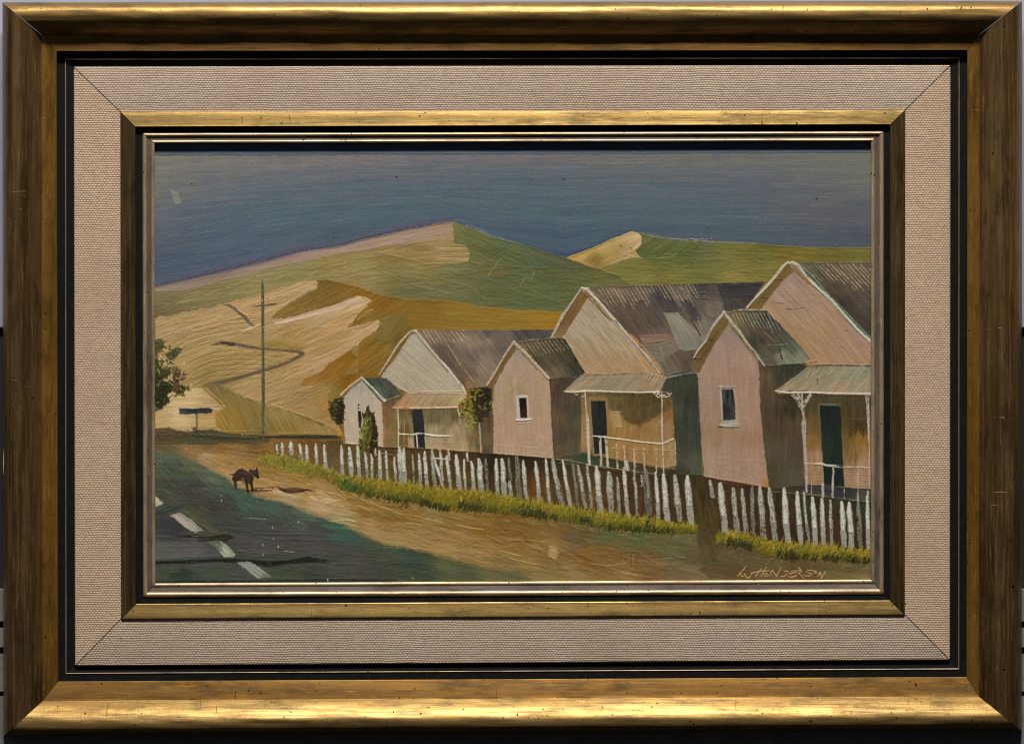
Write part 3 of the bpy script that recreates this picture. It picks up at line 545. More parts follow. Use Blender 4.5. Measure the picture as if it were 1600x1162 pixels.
    # main gable
    region([(860, 528), (875, 500), (908, 452), (916, 452), (940, 478), (975, 520), (1010, 560), (1036, 588), (1008, 590), (910, 592), (880, 560), (872, 540)],
           [(917, 470, (166, 150, 124)), (900, 495, (168, 152, 124)), (900, 520, (164, 148, 120)), (930, 500, (166, 152, 126)), (960, 530, (166, 148, 118)), (920, 540, (166, 146, 114)), (900, 550, (170, 144, 108)), (930, 570, (172, 138, 98)), (970, 560, (170, 138, 96)), (1010, 575, (172, 136, 98)), (890, 570, (168, 138, 98)), (980, 545, (170, 148, 116))],
           c2, 52, amp=0.045, bump=0.22, L=16, W=2.0)
    region([(862, 529), (880, 496), (908, 451), (918, 465), (905, 486), (882, 522), (874, 532)], [(905, 465, (122, 94, 56)), (885, 500, (112, 84, 50)), (870, 525, (134, 106, 66))], part('eave', c2, 'brown shadowed eave'), -58, fe=1.6, L=16)
    line([(916, 458), (928, 470), (940, 486), (955, 500)], [7, 6, 4, 2], (128, 96, 58), 0, dry=0.15, fe=2)
    line([(862, 527), (870, 512), (880, 492), (893, 474), (908, 451)], [3.5, 4, 4.5, 3.2, 3], (164, 158, 142), part('bargeboard', c2, 'pale left bargeboard'), dry=0.1, h=0.55)
    line([(909, 450), (918, 452), (935, 471), (955, 494), (975, 517), (1000, 545), (1015, 561), (1032, 582)], [3, 5, 4.5, 4.5, 4, 3.5, 4, 5], (188, 178, 160), part('bargeboard', c2, 'long pale right bargeboard'), dry=0.08, h=0.55)
    line([(920, 452), (937, 466), (960, 487)], 1.6, (104, 106, 100), 0, dry=0.2)
    line([(985, 523), (995, 533), (1002, 541)], [2, 5, 2], (176, 118, 54), 0, dry=0.1)
    line([(1003, 540), (1020, 562), (1038, 586)], [3, 5, 6], (150, 118, 78), 0, dry=0.25)
    # shaded side wall right
    region([(1040, 592), (1060, 586), (1090, 582), (1096, 620), (1096, 742), (1056, 742), (1048, 660), (1046, 612), (1034, 608)],
           [(1060, 600, (62, 66, 50)), (1080, 620, (54, 60, 46)), (1070, 660, (58, 66, 52)), (1085, 690, (60, 64, 50)), (1065, 710, (72, 76, 58)), (1080, 725, (84, 86, 64)), (1052, 640, (74, 76, 56)), (1060, 735, (60, 60, 44))], part('side_wall', c2, 'deep green shaded wall on the right'), 90, amp=0.04, L=22)
    line([(1041, 590), (1060, 586), (1075, 583), (1088, 582)], 1.6, (150, 142, 120), 0, dry=0.25)
    # verandah interior
    region([(898, 612), (1046, 612), (1052, 640), (1056, 728), (1040, 732), (1000, 724), (958, 716), (905, 712)],
           [(912, 630, (130, 102, 60)), (915, 690, (160, 126, 78)), (912, 660, (146, 114, 68)), (955, 625, (110, 94, 58)), (965, 650, (150, 126, 82)), (958, 665, (156, 118, 66)), (985, 620, (92, 76, 40)), (990, 640, (88, 74, 42)), (995, 655, (96, 78, 42)), (1015, 640, (104, 82, 46)), (1010, 625, (84, 70, 38)), (1030, 630, (104, 78, 42)),
            (1045, 640, (134, 98, 52)), (990, 670, (156, 118, 66)), (1020, 665, (154, 120, 76)), (1040, 665, (150, 118, 80)), (970, 690, (160, 122, 70)), (1000, 700, (158, 122, 74)), (1040, 700, (158, 128, 84)), (1045, 720, (160, 128, 86)), (970, 710, (156, 120, 72)), (930, 715, (84, 82, 48))],
           part('verandah_wall', c2, 'tan boarded wall with an olive shadow at the top'), 90, amp=0.05, L=14, W=2.0, warp=5)
    for x in range(952, 1052, 9):
        line([(x, 618), (x + 1, 715)], 0.9, (112, 84, 46), 0, dry=0.45, op=0.6)
    region([(948, 616), (1046, 614), (1048, 634), (1034, 646), (1018, 654), (1004, 658), (990, 661), (976, 655), (968, 642), (954, 640)],
           [(960, 625, (104, 90, 56)), (985, 630, (86, 72, 42)), (1000, 650, (92, 76, 44)), (1020, 630, (80, 66, 38)), (1040, 625, (104, 80, 46)), (980, 648, (100, 82, 48))], 0, 90, fe=4, wob=3.5, amp=0.05, L=10, W=2.4)
    for k in range(14):
        x = 958 + k * 5.8; yl = np.interp(x, [950, 965, 985, 1000, 1020, 1035], [636, 640, 656, 658, 652, 646])
        line([(x, yl - 16), (x + rng.normal(0, 1), yl + rng.uniform(-3, 4))], 5, [(88, 74, 44), (98, 82, 50), (80, 68, 40)][k % 3], 0, dry=0.3, op=0.5, fe=3)
    region([(955, 643), (966, 641), (970, 655), (972, 668), (958, 668)], (168, 142, 100), 0, 90, fe=3)
    region([(863, 716), (885, 710), (905, 706), (935, 711), (962, 718), (1000, 724), (1050, 736), (1040, 746), (960, 730), (925, 728), (862, 720)],
           [(880, 716, (78, 76, 50)), (920, 714, (48, 66, 48)), (950, 722, (60, 58, 36)), (1000, 730, (74, 60, 34)), (1040, 738, (58, 54, 38))], part('verandah_floor', c2, 'dark green verandah floor'), 6, fe=1.5)
    line([(868, 717), (890, 719), (925, 727), (960, 732), (1000, 738), (1030, 741)], [1.4, 1.8, 2, 1.6, 1.4, 1.2], (118, 118, 96), 0, dry=0.25, h=0.4); line([(872, 723), (900, 726), (920, 732)], 1.2, (88, 92, 74), 0, dry=0.35)
    line([(930, 730), (960, 737), (1000, 743), (1030, 745)], 2, (44, 40, 32), 0, dry=0.3)
    line([(906, 616), (950, 615.5), (1000, 617), (1044, 617)], 2.5, (72, 60, 36), 0, dry=0.3, op=0.7, fe=2)
    # door
    region([(919, 622), (949, 622), (952, 680), (953, 712), (927, 712)], (136, 114, 78), part('door_frame', c2), 90, fe=1.2)
    region([(922.8, 626), (946, 626), (948.5, 675), (947.5, 709), (928.8, 709)], [(930, 640, (42, 46, 44)), (940, 640, (34, 36, 36)), (938, 690, (34, 38, 36))], part('door', c2, 'dark door behind the white railing'), 90, fe=1.1, wob=0.5, amp=0.02)
    # small wing
    region([(806, 534), (876, 527), (881, 531), (895, 555), (913, 581), (910, 586), (858, 592.5), (830, 562)],
           [(820, 540, (92, 84, 60)), (845, 535, (84, 78, 58)), (870, 534, (66, 64, 46)), (835, 560, (70, 66, 48)), (860, 560, (80, 74, 58)), (880, 560, (66, 64, 52)), (895, 575, (56, 56, 46)), (870, 582, (98, 90, 70)), (885, 540, (60, 60, 42))], part('roof', c2, 'small olive grey roof over the left wing'), 52, amp=0.05)
    for k in range(12):
        x = 816 + k * 6
        line([(x, 536.5 - k * .6), (x + 16 - k * .4, 558 - k * 1.2)], 1.15, (158, 144, 112), 0, dry=0.25, h=0.45, op=0.85)
    line([(882, 530), (897, 556), (913, 582)], 2.2, (44, 42, 32), 0, dry=0.2); line([(812, 533), (845, 529.5), (876, 527.5)], 1.4, (140, 132, 108), 0, dry=0.35)
    region([(857, 592), (896, 588), (898, 592), (883, 606), (884, 612), (908, 615), (908, 708), (890, 712), (864, 716), (862, 660)],
           [(866, 600, (96, 70, 44)), (880, 600, (72, 58, 40)), (880, 640, (86, 68, 46)), (895, 640, (78, 70, 48)), (866, 650, (112, 80, 48)), (880, 680, (80, 66, 46)), (895, 690, (92, 80, 58)), (872, 705, (100, 80, 50)), (900, 660, (84, 80, 56))], part('side_wall', c2), 90, amp=0.045, L=20)
    region([(764, 601), (780, 574), (803, 537), (807, 541), (858, 592), (861, 640), (863, 690), (865, 716), (820, 713), (771, 709.5), (771, 650)],
           [(805, 550, (156, 140, 122)), (800, 575, (168, 142, 118)), (780, 600, (170, 144, 120)), (830, 590, (172, 142, 116)), (850, 600, (174, 142, 112)), (780, 640, (174, 142, 112)), (845, 650, (176, 144, 116)), (800, 690, (180, 150, 122)), (850, 700, (182, 152, 124)), (830, 670, (178, 146, 118)), (795, 615, (166, 146, 110))],
           c2, 88, amp=0.03, bump=0.14, L=16, W=1.8)
    region([(760, 603), (780, 572), (803, 535), (807, 544), (790, 570), (772, 602), (770, 622)], [(795, 560, (112, 88, 48)), (770, 600, (122, 88, 52))], 0, -58, fe=1.6)
    line([(761, 602), (768, 591), (778, 574), (790, 553), (803, 534)], [3, 3.4, 3, 3, 3], (178, 160, 138), part('bargeboard', c2, 'short pale bargeboard beside the tree'), dry=0.08, h=0.55)
    line([(803, 535), (815, 545), (828, 559), (842, 574), (857, 591)], [4, 5.5, 4.5, 4, 4.5], (184, 164, 138), part('bargeboard', c2, 'thick cream bargeboard of the left wing'), dry=0.08, h=0.55)
    line([(808, 544), (825, 560), (840, 578)], 1.1, (116, 92, 62), 0, dry=0.25)
    for k in range(9):
        line([(804, 682 + k * 3.4), (830, 684 + k * 3.5), (860, 687 + k * 3.4)], 0.9, (142, 112, 86), 0, dry=0.45, h=0.05, op=0.7)
    for k in range(6):
        line([(796 + k * 2, 612 - k * 4), (802 + k, 604 - k * 3.4), (806 + k * 2, 600 - k * 3)], 1, (186, 160, 118), 0, dry=0.4, op=0.6)
    win_ = part('window', c2, 'small black window with a white frame in the pink wall')
    region([(806, 617.5), (825, 617.5), (827, 654), (807.5, 654)], (190, 180, 170), part('window_frame', c2), 90, fe=1.2, wob=0.6, amp=0.03, bump=0.25)
    region([(811, 621.6), (822.5, 621.6), (824, 652.5), (813, 652.5)], [(815, 630, (24, 20, 16)), (820, 645, (52, 26, 16))], win_, 90, fe=1.0, wob=0.4)
    line([(807, 656), (818, 656.5), (829, 655)], [3, 3, 3], (206, 198, 190), part('window_sill', c2), dry=0.05, h=0.55); line([(811, 660.5), (820, 661), (828, 660)], 1.6, (178, 162, 148), 0, dry=0.2)
    line([(771, 709), (820, 713), (863, 717), (880, 722)], [1.8, 2, 2.6, 2], (44, 34, 28), 0, dry=0.2)
    # verandah roof
    region([(882, 611.5), (895, 598), (912, 585), (960, 583), (1008, 581), (1036, 588), (1041, 591), (1036, 600), (1031, 614), (950, 613), (884, 614)],
           [(900, 602, (150, 136, 112)), (915, 592, (150, 132, 104)), (940, 600, (136, 128, 110)), (980, 590, (146, 136, 114)), (980, 605, (140, 128, 110)), (1010, 590, (150, 132, 104)), (1020, 605, (146, 128, 102)), (1030, 595, (152, 132, 102)), (900, 608, (164, 146, 118))], part('verandah_roof', c2, 'pale grey tin verandah roof above the dark door'), -48, amp=0.045, L=14)
    for k in range(8):
        line([(898 + k * 5.2, 606 - k * .6), (908 + k * 5.4, 592 - k * .5)], 1.0, (178, 160, 124), 0, dry=0.3, h=0.4, op=0.75)
    for k in range(7):
        line([(1004 + k * 5, 590 + k * 2.2), (1010 + k * 5, 582 + k * 1.2)], 1.2, (184, 160, 124), 0, dry=0.2, h=0.4, op=0.85)
    line([(910, 584), (950, 584), (1005, 581)], 1.0, (120, 92, 60), 0, dry=0.35)
    line([(882, 612), (900, 612.5), (915, 611), (935, 611), (960, 612.5), (1000, 613.5), (1030, 612.5)], [2.4, 2.2, 2.6, 2.4, 1.8, 1.8, 2.2], (196, 186, 170), part('gutter', c2, 'white gutter edge of the tin verandah roof'), dry=0.08, h=0.55)
    po = part('verandah_post', c2, 'white post left of the dark door')
    line([(914, 612), (915, 630), (917, 645), (918, 660), (919, 690), (921, 726)], [2.4, 2, 2.4, 5.5, 5, 4], (190, 178, 164), po, dry=0.08, h=0.55)
    for (x, y, r) in [(901, 616, 3), (907, 621, 4), (924, 621, 4), (930, 616, 3), (911, 618, 3)]:
        line([(x - r, y), (x, y + 1.5), (x + r, y - 1)], 2.2, (184, 170, 150), po, dry=0.4, h=0.5)
    po = part('verandah_post', c2, 'thin white post at the right end of the verandah')
    line([(1034, 613), (1034.5, 640), (1034, 658), (1035, 690), (1037, 738)], [2, 1.8, 3.6, 2.2, 2.4], (186, 176, 158), po, dry=0.12, h=0.5)
    for (x, y, r) in [(1026, 616, 4), (1029, 620, 4), (1041, 619, 5), (1046, 616, 3), (1035, 619, 3)]:
        line([(x - r, y - 1), (x, y + 1), (x + r, y - 1)], 2.8, (186, 178, 162), po, dry=0.35, h=0.5)
    ra = part('railing', c2, 'white verandah railing crossing the tan wall')
    line([(926, 681), (945, 682.5), (952, 684), (980, 687.5), (1005, 691), (1035, 693.5), (1045, 689), (1052, 685.5)], [1.8, 3, 2.2, 2, 2, 2.2, 2, 2], (206, 198, 180), ra, dry=0.06, h=0.55)
    line([(956, 700), (1000, 702), (1055, 704)], 1.1, (182, 150, 110), ra, dry=0.35)
    for (x, y, x2, y2, w_) in [(937.5, 684, 939.5, 727, 4), (946.5, 684, 950, 729, 4), (963, 694, 965, 731, 2.4), (975, 697, 977, 735, 2), (990.5, 704, 992.5, 735, 3.4), (1006, 701, 1007, 736, 2), (1025, 702, 1025.5, 738, 2), (1055, 690, 1056, 727, 1.2)]:
        line([(x, y), (x2, y2)], [w_, w_ * 1.1], (184, 172, 152), ra, dry=0.25, h=0.5)
    line([(978, 722), (981, 733)], [6, 6], (190, 184, 170), ra, dry=0.1, h=.5)

    # ---- cottage, right
    c3 = part('painted_cottage', 0, 'nearest cottage at the right edge with pinkish walls')
    region([(1240, 410), (1300, 409.5), (1380, 409), (1380, 570), (1350, 530), (1300, 472), (1262, 430)],
           [(1265, 420, (84, 88, 72)), (1290, 430, (86, 76, 58)), (1320, 425, (100, 88, 72)), (1350, 425, (98, 86, 72)), (1330, 445, (92, 80, 66)), (1310, 450, (74, 66, 56)), (1320, 470, (64, 56, 52)), (1350, 470, (84, 76, 72)), (1355, 500, (66, 60, 58)), (1340, 500, (66, 62, 54)), (1350, 515, (62, 60, 52))],
           part('roof', c3, 'brown grey ribbed roof cut by the right edge'), 48, amp=0.045)
    for k in range(20):
        x = 1252 + k * 6.6; l_ = [38, 44, 40, 50, 46, 42, 52, 54, 52, 56][k % 10] * 0.62 + (8 if k > 6 else 0)
        line([(x, 412 + (k % 3)), (x + l_ * 0.9, 412 + l_ * 1.0)], 1.15, (184, 168, 138) if k > 3 else (128, 124, 102), 0, dry=0.25, h=0.45, op=0.85) if x < 1366 else None
    for k in range(3):
        line([(1320 + 8 * k, 466 - k), (1362, 440 + 13 * k)], 1.2, (60, 50, 44), 0, dry=0.4, op=.6)
    line([(1275, 411), (1360, 410)], 1.3, (110, 104, 78), 0, dry=0.4)
    region([(1160, 492), (1180, 470), (1205, 440), (1234, 414), (1242, 414), (1275, 446), (1310, 484), (1345, 520), (1370, 545), (1370, 580), (1280, 575), (1262, 574), (1230, 530), (1195, 495)],
           [(1240, 430, (158, 134, 116)), (1225, 460, (164, 138, 116)), (1250, 480, (164, 136, 110)), (1215, 485, (172, 138, 104)), (1280, 480, (168, 138, 108)), (1240, 510, (172, 138, 100)), (1290, 520, (172, 138, 100)), (1320, 520, (170, 136, 104)), (1335, 515, (166, 138, 118)), (1345, 545, (170, 136, 108)), (1280, 560, (172, 136, 94)), (1250, 545, (170, 134, 94)), (1340, 565, (168, 134, 98))],
           c3, 48, amp=0.04, bump=0.2, L=20, W=2.2)
    region([(1166, 483), (1190, 456), (1232, 412), (1241, 423), (1222, 440), (1201, 466), (1188, 484), (1172, 488)], [(1225, 430, (116, 96, 54)), (1200, 455, (108, 90, 50)), (1180, 480, (116, 96, 56))], part('eave', c3, 'olive brown shadowed eave'), -48, fe=1.6, L=16)
    for (a, b, c, d) in [(1207, 436, 1222, 437), (1190, 464, 1200, 466)]:
        line([(a, b), (c, d)], 1.2, (66, 50, 30), 0, dry=0.2)
    line([(1240, 418), (1250, 428), (1262, 440), (1278, 452)], [7, 6, 5, 3], (146, 104, 62), 0, dry=0.2, fe=2)
    line([(1167, 481), (1180, 466), (1196, 450), (1210, 434), (1222, 418), (1230, 411)], [3, 3.6, 4.6, 4, 4, 3.6], (190, 178, 158), part('bargeboard', c3, 'bright left bargeboard under the olive hill'), dry=0.08, h=0.55)
    bb = part('bargeboard', c3, 'long bright right bargeboard running to the picture edge')
    line([(1246, 412), (1268, 430), (1290, 456), (1320, 487), (1345, 513), (1362, 530)], 3, (104, 122, 104), bb, dry=0.15)
    line([(1231, 411), (1239, 410.5), (1247, 415), (1258, 430), (1270, 442), (1283, 455), (1300, 470), (1320, 493), (1340, 515), (1362, 535)], [4, 4.5, 4, 3.6, 5, 4.5, 4, 4, 4.5, 4.5], (190, 186, 166), bb, dry=0.06, h=0.55)
    line([(1227, 482), (1240, 483), (1257, 480)], 0.9, (88, 66, 44), 0, dry=0.3); line([(1212, 472), (1224, 474)], 0.9, (96, 72, 50), 0, dry=0.4)
    line([(1314, 517), (1324, 515)], 1.2, (120, 72, 50), 0, dry=0.4)
    for k in range(7):
        line([(1200 + k * 12, 486 + k * 1), (1240 + k * 12, 530 + k * 3), (1262 + k * 12, 556 + k)], 0.9, (140, 106, 72), 0, dry=0.5, h=0.05, op=0.6)
    region([(1134, 488), (1150, 484.5), (1198, 485), (1202, 490), (1230, 518), (1248, 537), (1267, 560), (1252, 568.5), (1194, 572), (1170, 540)],
           [(1150, 492, (104, 94, 66)), (1165, 510, (92, 86, 70)), (1180, 495, (84, 84, 72)), (1200, 495, (52, 58, 58)), (1210, 510, (58, 66, 58)), (1190, 520, (92, 76, 66)), (1200, 530, (92, 72, 70)), (1180, 530, (58, 60, 48)), (1230, 535, (66, 78, 66)), (1215, 545, (68, 74, 58)), (1222, 552, (134, 138, 124)), (1250, 558, (118, 128, 110)), (1232, 560, (110, 122, 104)), (1205, 560, (84, 88, 68)), (1240, 545, (78, 92, 76))],
           part('roof', c3, 'small blue green ribbed roof over the left wing'), 50, amp=0.05, warp=5)
    for k in range(12):
        x = 1144 + k * 5.4
        line([(x, 490 - k * .2), (x + 9 + k * .6, 508 + k * .8)], 1.15, (168, 152, 118) if k < 5 else (156, 154, 138), 0, dry=0.25, h=0.45, op=0.85)
    for (a, b, c, d) in [(1176, 508, 1186, 534), (1184, 512, 1212, 534), (1200, 505, 1213, 530)]:
        line([(a, b), (c, d)], 1.0, (130, 128, 108), 0, dry=0.4, op=.8)
    line([(1198, 540), (1230, 538)], 1.4, (96, 116, 98), 0, dry=0.35); line([(1218, 546), (1222, 560)], 3, (54, 58, 44), 0, dry=0.3)
    line([(1135, 487.5), (1160, 484), (1198, 484.5)], 1.8, (150, 154, 132), 0, dry=0.3)
    region([(1184, 574), (1195, 571), (1253, 568), (1262, 572), (1235, 592), (1213, 611), (1220, 618), (1252, 617), (1256, 674), (1258, 764), (1199, 764), (1190, 640)],
           [(1195, 590, (106, 82, 50)), (1192, 600, (96, 76, 44)), (1235, 580, (54, 58, 42)), (1215, 590, (70, 64, 42)), (1200, 620, (92, 72, 44)), (1225, 625, (78, 66, 42)), (1230, 640, (58, 48, 30)), (1200, 660, (88, 70, 42)), (1225, 670, (86, 66, 42)), (1245, 665, (98, 74, 46)), (1210, 700, (94, 82, 54)), (1240, 700, (86, 72, 50)), (1205, 740, (84, 74, 48)), (1235, 745, (92, 82, 56)), (1240, 630, (62, 54, 34))],
           part('side_wall', c3), 90, amp=0.04, L=24)
    region([(1084, 566), (1100, 545), (1133, 491), (1138, 506), (1184, 566), (1186, 580), (1188, 640), (1194, 700), (1201, 762), (1150, 753), (1100, 745), (1096, 700), (1092, 620), (1090, 590)],
           [(1135, 520, (152, 132, 116)), (1125, 550, (162, 136, 118)), (1150, 560, (166, 134, 114)), (1170, 570, (168, 136, 114)), (1110, 580, (168, 136, 112)), (1140, 580, (168, 130, 106)), (1100, 610, (162, 136, 116)), (1170, 610, (168, 134, 112)), (1100, 640, (162, 130, 104)), (1170, 650, (168, 134, 110)),
            (1120, 680, (158, 126, 90)), (1170, 685, (160, 124, 94)), (1130, 710, (166, 138, 114)), (1170, 720, (168, 136, 112)), (1110, 730, (172, 142, 116)), (1180, 745, (178, 144, 118)), (1197, 760, (176, 130, 80)), (1150, 735, (172, 142, 118))],
           c3, 88, amp=0.03, bump=0.14, L=18, W=1.9)
    region([(1078, 572), (1083, 560), (1105, 530), (1132, 489), (1138, 506), (1115, 540), (1096, 574), (1092, 582), (1080, 580)], [(1125, 505, (116, 94, 54)), (1100, 545, (104, 82, 46)), (1086, 574, (110, 90, 56))], part('eave', c3, 'brown eave above the dark green wall'), -55, fe=1.6)
    line([(1103, 530), (1114, 531)], 1.2, (50, 38, 24), 0, dry=0.2); line([(1084, 560), (1096, 561)], 1.4, (50, 38, 24), 0, dry=0.2)
    line([(1084, 559), (1090, 548), (1102, 534), (1112, 514), (1120, 502), (1132, 488)], [2, 3, 3.4, 3.4, 5, 3.6], (178, 170, 152), part('bargeboard', c3, 'crooked pale bargeboard left of the narrow window wall'), dry=0.1, h=0.55)
    line([(1138, 505), (1155, 524), (1170, 545), (1184, 564)], 2.4, (140, 106, 64), 0, dry=0.25)
    line([(1131, 488), (1140, 500), (1155, 518), (1168, 537), (1180, 552), (1194, 571)], [4, 5.5, 4.5, 3.6, 3.6, 3.4], (182, 172, 148), part('bargeboard', c3, 'pale bargeboard right of the narrow window wall'), dry=0.08, h=0.55)
    for k in range(8):
        line([(1116, 725 + k * 3.6), (1150, 730 + k * 3.8), (1192, 736 + k * 3.5)], 0.9, (136, 106, 84), 0, dry=0.4, h=0.05, op=0.7)
    for k in range(5):
        line([(1112, 590 + k * 3), (1150, 591 + k * 2.6), (1165, 590 + k * 3)], 0.9, (146, 110, 84), 0, dry=0.45, h=0.05, op=0.6)
    line([(1100, 745), (1130, 751), (1165, 757), (1198, 762)], 2.6, (88, 44, 34), 0, dry=0.2)
    line([(1196, 746), (1197, 759)], [1.5, 4], (180, 128, 54), 0, dry=0.2)
    region([(1123, 602), (1150, 602), (1154, 656), (1128, 658)], (176, 152, 132), part('window_frame', c3), 90, fe=1.3, wob=0.6, bump=0.25)
    region([(1127.5, 608), (1145, 608), (1148.5, 632), (1149, 655), (1130, 657), (1129, 630)], [(1130, 620, (72, 80, 74)), (1138, 640, (40, 44, 42)), (1146, 640, (66, 70, 64)), (1141, 615, (34, 36, 36))], part('window', c3, 'tall narrow grey green window'), 90, fe=1.1, wob=0.5)
    line([(1123, 606), (1149, 605)], 1.4, (112, 108, 98), 0, dry=0.2); line([(1141, 612), (1142, 650)], 1.2, (94, 96, 84), 0, dry=0.4); line([(1126.5, 606), (1128, 656)], 1.4, (190, 176, 158), 0, dry=0.15, h=.5)
    region([(1122, 665), (1131, 657), (1151, 656), (1155, 667), (1138, 668)], (164, 162, 140), part('window_sill', c3), -5, fe=1.2, wob=0.6, bump=0.3); line([(1122, 666), (1138, 668), (1154, 667)], 1.1, (40, 36, 30), 0, dry=0.2)
    # verandah
    region([(1215, 616), (1370, 616), (1370, 770), (1300, 762), (1258, 757), (1254, 674), (1250, 640)],
           [(1235, 635, (56, 48, 30)), (1265, 630, (78, 70, 42)), (1270, 670, (108, 88, 50)), (1268, 690, (134, 102, 56)), (1275, 715, (164, 132, 100)), (1275, 740, (166, 132, 102)), (1300, 625, (76, 70, 42)), (1325, 640, (74, 62, 38)), (1345, 630, (72, 62, 40)), (1325, 665, (86, 72, 38)), (1345, 665, (64, 52, 30)), (1350, 685, (146, 108, 48)), (1325, 690, (112, 86, 44)),
            (1330, 715, (128, 98, 58)), (1350, 700, (154, 118, 72)), (1345, 725, (166, 134, 104)), (1345, 750, (168, 136, 108)), (1325, 745, (166, 134, 106)), (1358, 675, (120, 86, 40))], part('verandah_wall', c3, 'olive wall turning orange and pink towards the floor'), 90, amp=0.045, L=16, W=2, warp=6)
    for k in range(12):
        line([(1328 + k * 2.6, 655), (1328 + k * 2.6 + rng.normal(0, 1), 674 + rng.normal(0, 4))], 2.6, [(66, 54, 32), (80, 64, 36)][k % 2], 0, dry=0.25, op=0.8)
    for k in range(9):
        line([(1264 + (k % 2), 728 + k * 3.6), (1286, 729 + k * 3.6)], 0.9, (134, 102, 76), 0, dry=0.35, op=0.7); line([(1320, 728 + k * 4), (1358, 731 + k * 4)], 0.9, (134, 102, 76), 0, dry=0.35, op=0.7)
    line([(1280, 632), (1312, 632)], 2, (112, 110, 90), 0, dry=0.2); line([(1279, 633), (1280, 660)], 1.6, (104, 104, 84), 0, dry=0.2)
    region([(1281, 633.5), (1313, 635), (1315, 680), (1319, 760), (1288, 757), (1284, 700)], [(1290, 650, (26, 40, 40)), (1305, 650, (32, 42, 36)), (1290, 700, (40, 52, 40)), (1310, 700, (26, 44, 36)), (1300, 740, (22, 40, 34))], part('door', c3, 'tall dark green door'), 90, fe=1.1, wob=0.5, amp=0.025)
    region([(1211, 611), (1230, 596), (1248, 584), (1263, 572), (1290, 570), (1370, 569), (1370, 616), (1215, 615)],
           [(1225, 606, (160, 146, 120)), (1250, 590, (134, 132, 108)), (1280, 580, (134, 132, 106)), (1290, 600, (140, 136, 112)), (1320, 585, (138, 140, 116)), (1310, 605, (156, 138, 112)), (1350, 585, (136, 142, 122)), (1350, 605, (152, 142, 118)), (1260, 605, (156, 142, 116))], part('verandah_roof', c3, 'pale green grey verandah roof at the right edge'), -50, amp=0.045, L=14)
    for k in range(9):
        line([(1254 + k * 6, 592 - k), (1262 + k * 6.2, 575)], 1.1, (182, 172, 138), 0, dry=0.35, h=0.4, op=0.7)
    for k in range(5):
        line([(1296 + k * 7, 606 - k), (1302 + k * 7, 598 - k)], 1.1, (180, 160, 124), 0, dry=0.3, h=0.4, op=0.7)
    line([(1277, 591), (1277.5, 600)], 1.8, (124, 74, 50), 0, dry=0.35); line([(1262, 571), (1300, 570), (1362, 571)], 1.6, (62, 54, 40), 0, dry=0.25); line([(1258, 567), (1275, 564)], 3, (160, 118, 66), 0, dry=0.3)
    line([(1212, 611), (1230, 614), (1260, 613), (1300, 615), (1362, 615.5)], [2.2, 2.4, 3, 2.8, 2.8], (196, 184, 164), part('gutter', c3, 'bright gutter edge with lace brackets'), dry=0.08, h=0.55)
    line([(1232, 610.5), (1250, 611), (1262, 609)], 1.0, (60, 44, 36), 0, dry=0.2)
    po = part('verandah_post', c3, 'turned white post with a curled lace bracket')
    line([(1253, 616), (1254, 640), (1256, 655), (1255.5, 664), (1257, 690), (1259, 726)], [3, 4.5, 4.5, 7.5, 5, 5], (176, 160, 142), po, dry=0.1, h=0.6)
    for (a, b, c, d) in [(1238, 617, 1246, 625), (1244, 622, 1250, 634), (1266, 617, 1258, 628), (1262, 626, 1255, 638), (1246, 616, 1252, 628), (1249, 630, 1254, 640)]:
        line([(a, b), (c, d)], [4.2, 4.6], (176, 162, 146), po, dry=0.4, h=0.6, wob=0.9)
    po = part('verandah_post', c3, 'white post half hidden by the right frame edge')
    line([(1355, 617), (1356, 632), (1357, 662), (1358, 700), (1358, 768)], [7, 5, 4, 2, 2], (180, 172, 158), po, dry=0.2, h=0.5)
    region([(1199, 763), (1260, 757), (1290, 757), (1330, 762), (1370, 764), (1370, 787), (1300, 778), (1200, 768)], [(1220, 765, (60, 56, 42)), (1280, 766, (66, 64, 58)), (1310, 768, (54, 56, 54)), (1350, 775, (74, 72, 66))], part('verandah_floor', c3, 'dark grey floor edge'), 6, fe=1.5)
    line([(1206, 768), (1240, 771), (1280, 774), (1320, 780), (1362, 784)], 1.3, (132, 116, 96), 0, dry=0.25, h=0.45)
    ra = part('railing', c3, 'white railing across the tall dark green door')
    line([(1257, 724), (1270, 724.5), (1285, 725), (1292, 727), (1316, 729), (1330, 730), (1362, 731)], [2, 1.6, 4, 3.6, 3.6, 1.6, 1.6], (192, 184, 168), ra, dry=0.12, h=0.55)
    for (x, y, x2, y2, w_) in [(1302, 731, 1300.5, 777, 3.4), (1285, 757, 1286, 776, 4.4), (1319, 764, 1319, 779, 1.6), (1340, 732, 1340.5, 786, 2.4), (1268, 755, 1268, 772, 1.2), (1260, 728, 1260, 768, 3.4), (1356, 768, 1356, 786, 3)]:
        line([(x, y), (x2, y2)], w_, (178, 170, 156), ra, dry=0.2, h=0.5)

    # ---- trees and shrubs
    t1 = part('painted_tree', 0, 'leafy tree with gaps at the left edge of the picture')
    for (q, c) in [([(236, 536), (247, 530), (257, 534), (255, 545), (247, 550), (236, 548)], (72, 72, 40)), ([(236, 556), (246, 560), (252, 574), (262, 572), (270, 580), (262, 590), (246, 596), (236, 596)], (62, 64, 34)),
                   ([(257, 553), (279, 542), (284, 548), (276, 557), (262, 562)], (78, 76, 42)), ([(236, 590), (262, 598), (274, 606), (262, 618), (266, 627), (250, 640), (236, 642)], (44, 44, 26)), ([(272, 570), (282, 578), (280, 600), (290, 604), (288, 616), (276, 619), (268, 610)], (86, 66, 42))]:
        region(q, c, t1, -40, fe=3, wob=2.5, amp=0.06)
    GC = [(74, 76, 40), (52, 54, 30), (38, 40, 24), (98, 94, 56), (88, 62, 42), (118, 106, 66)]
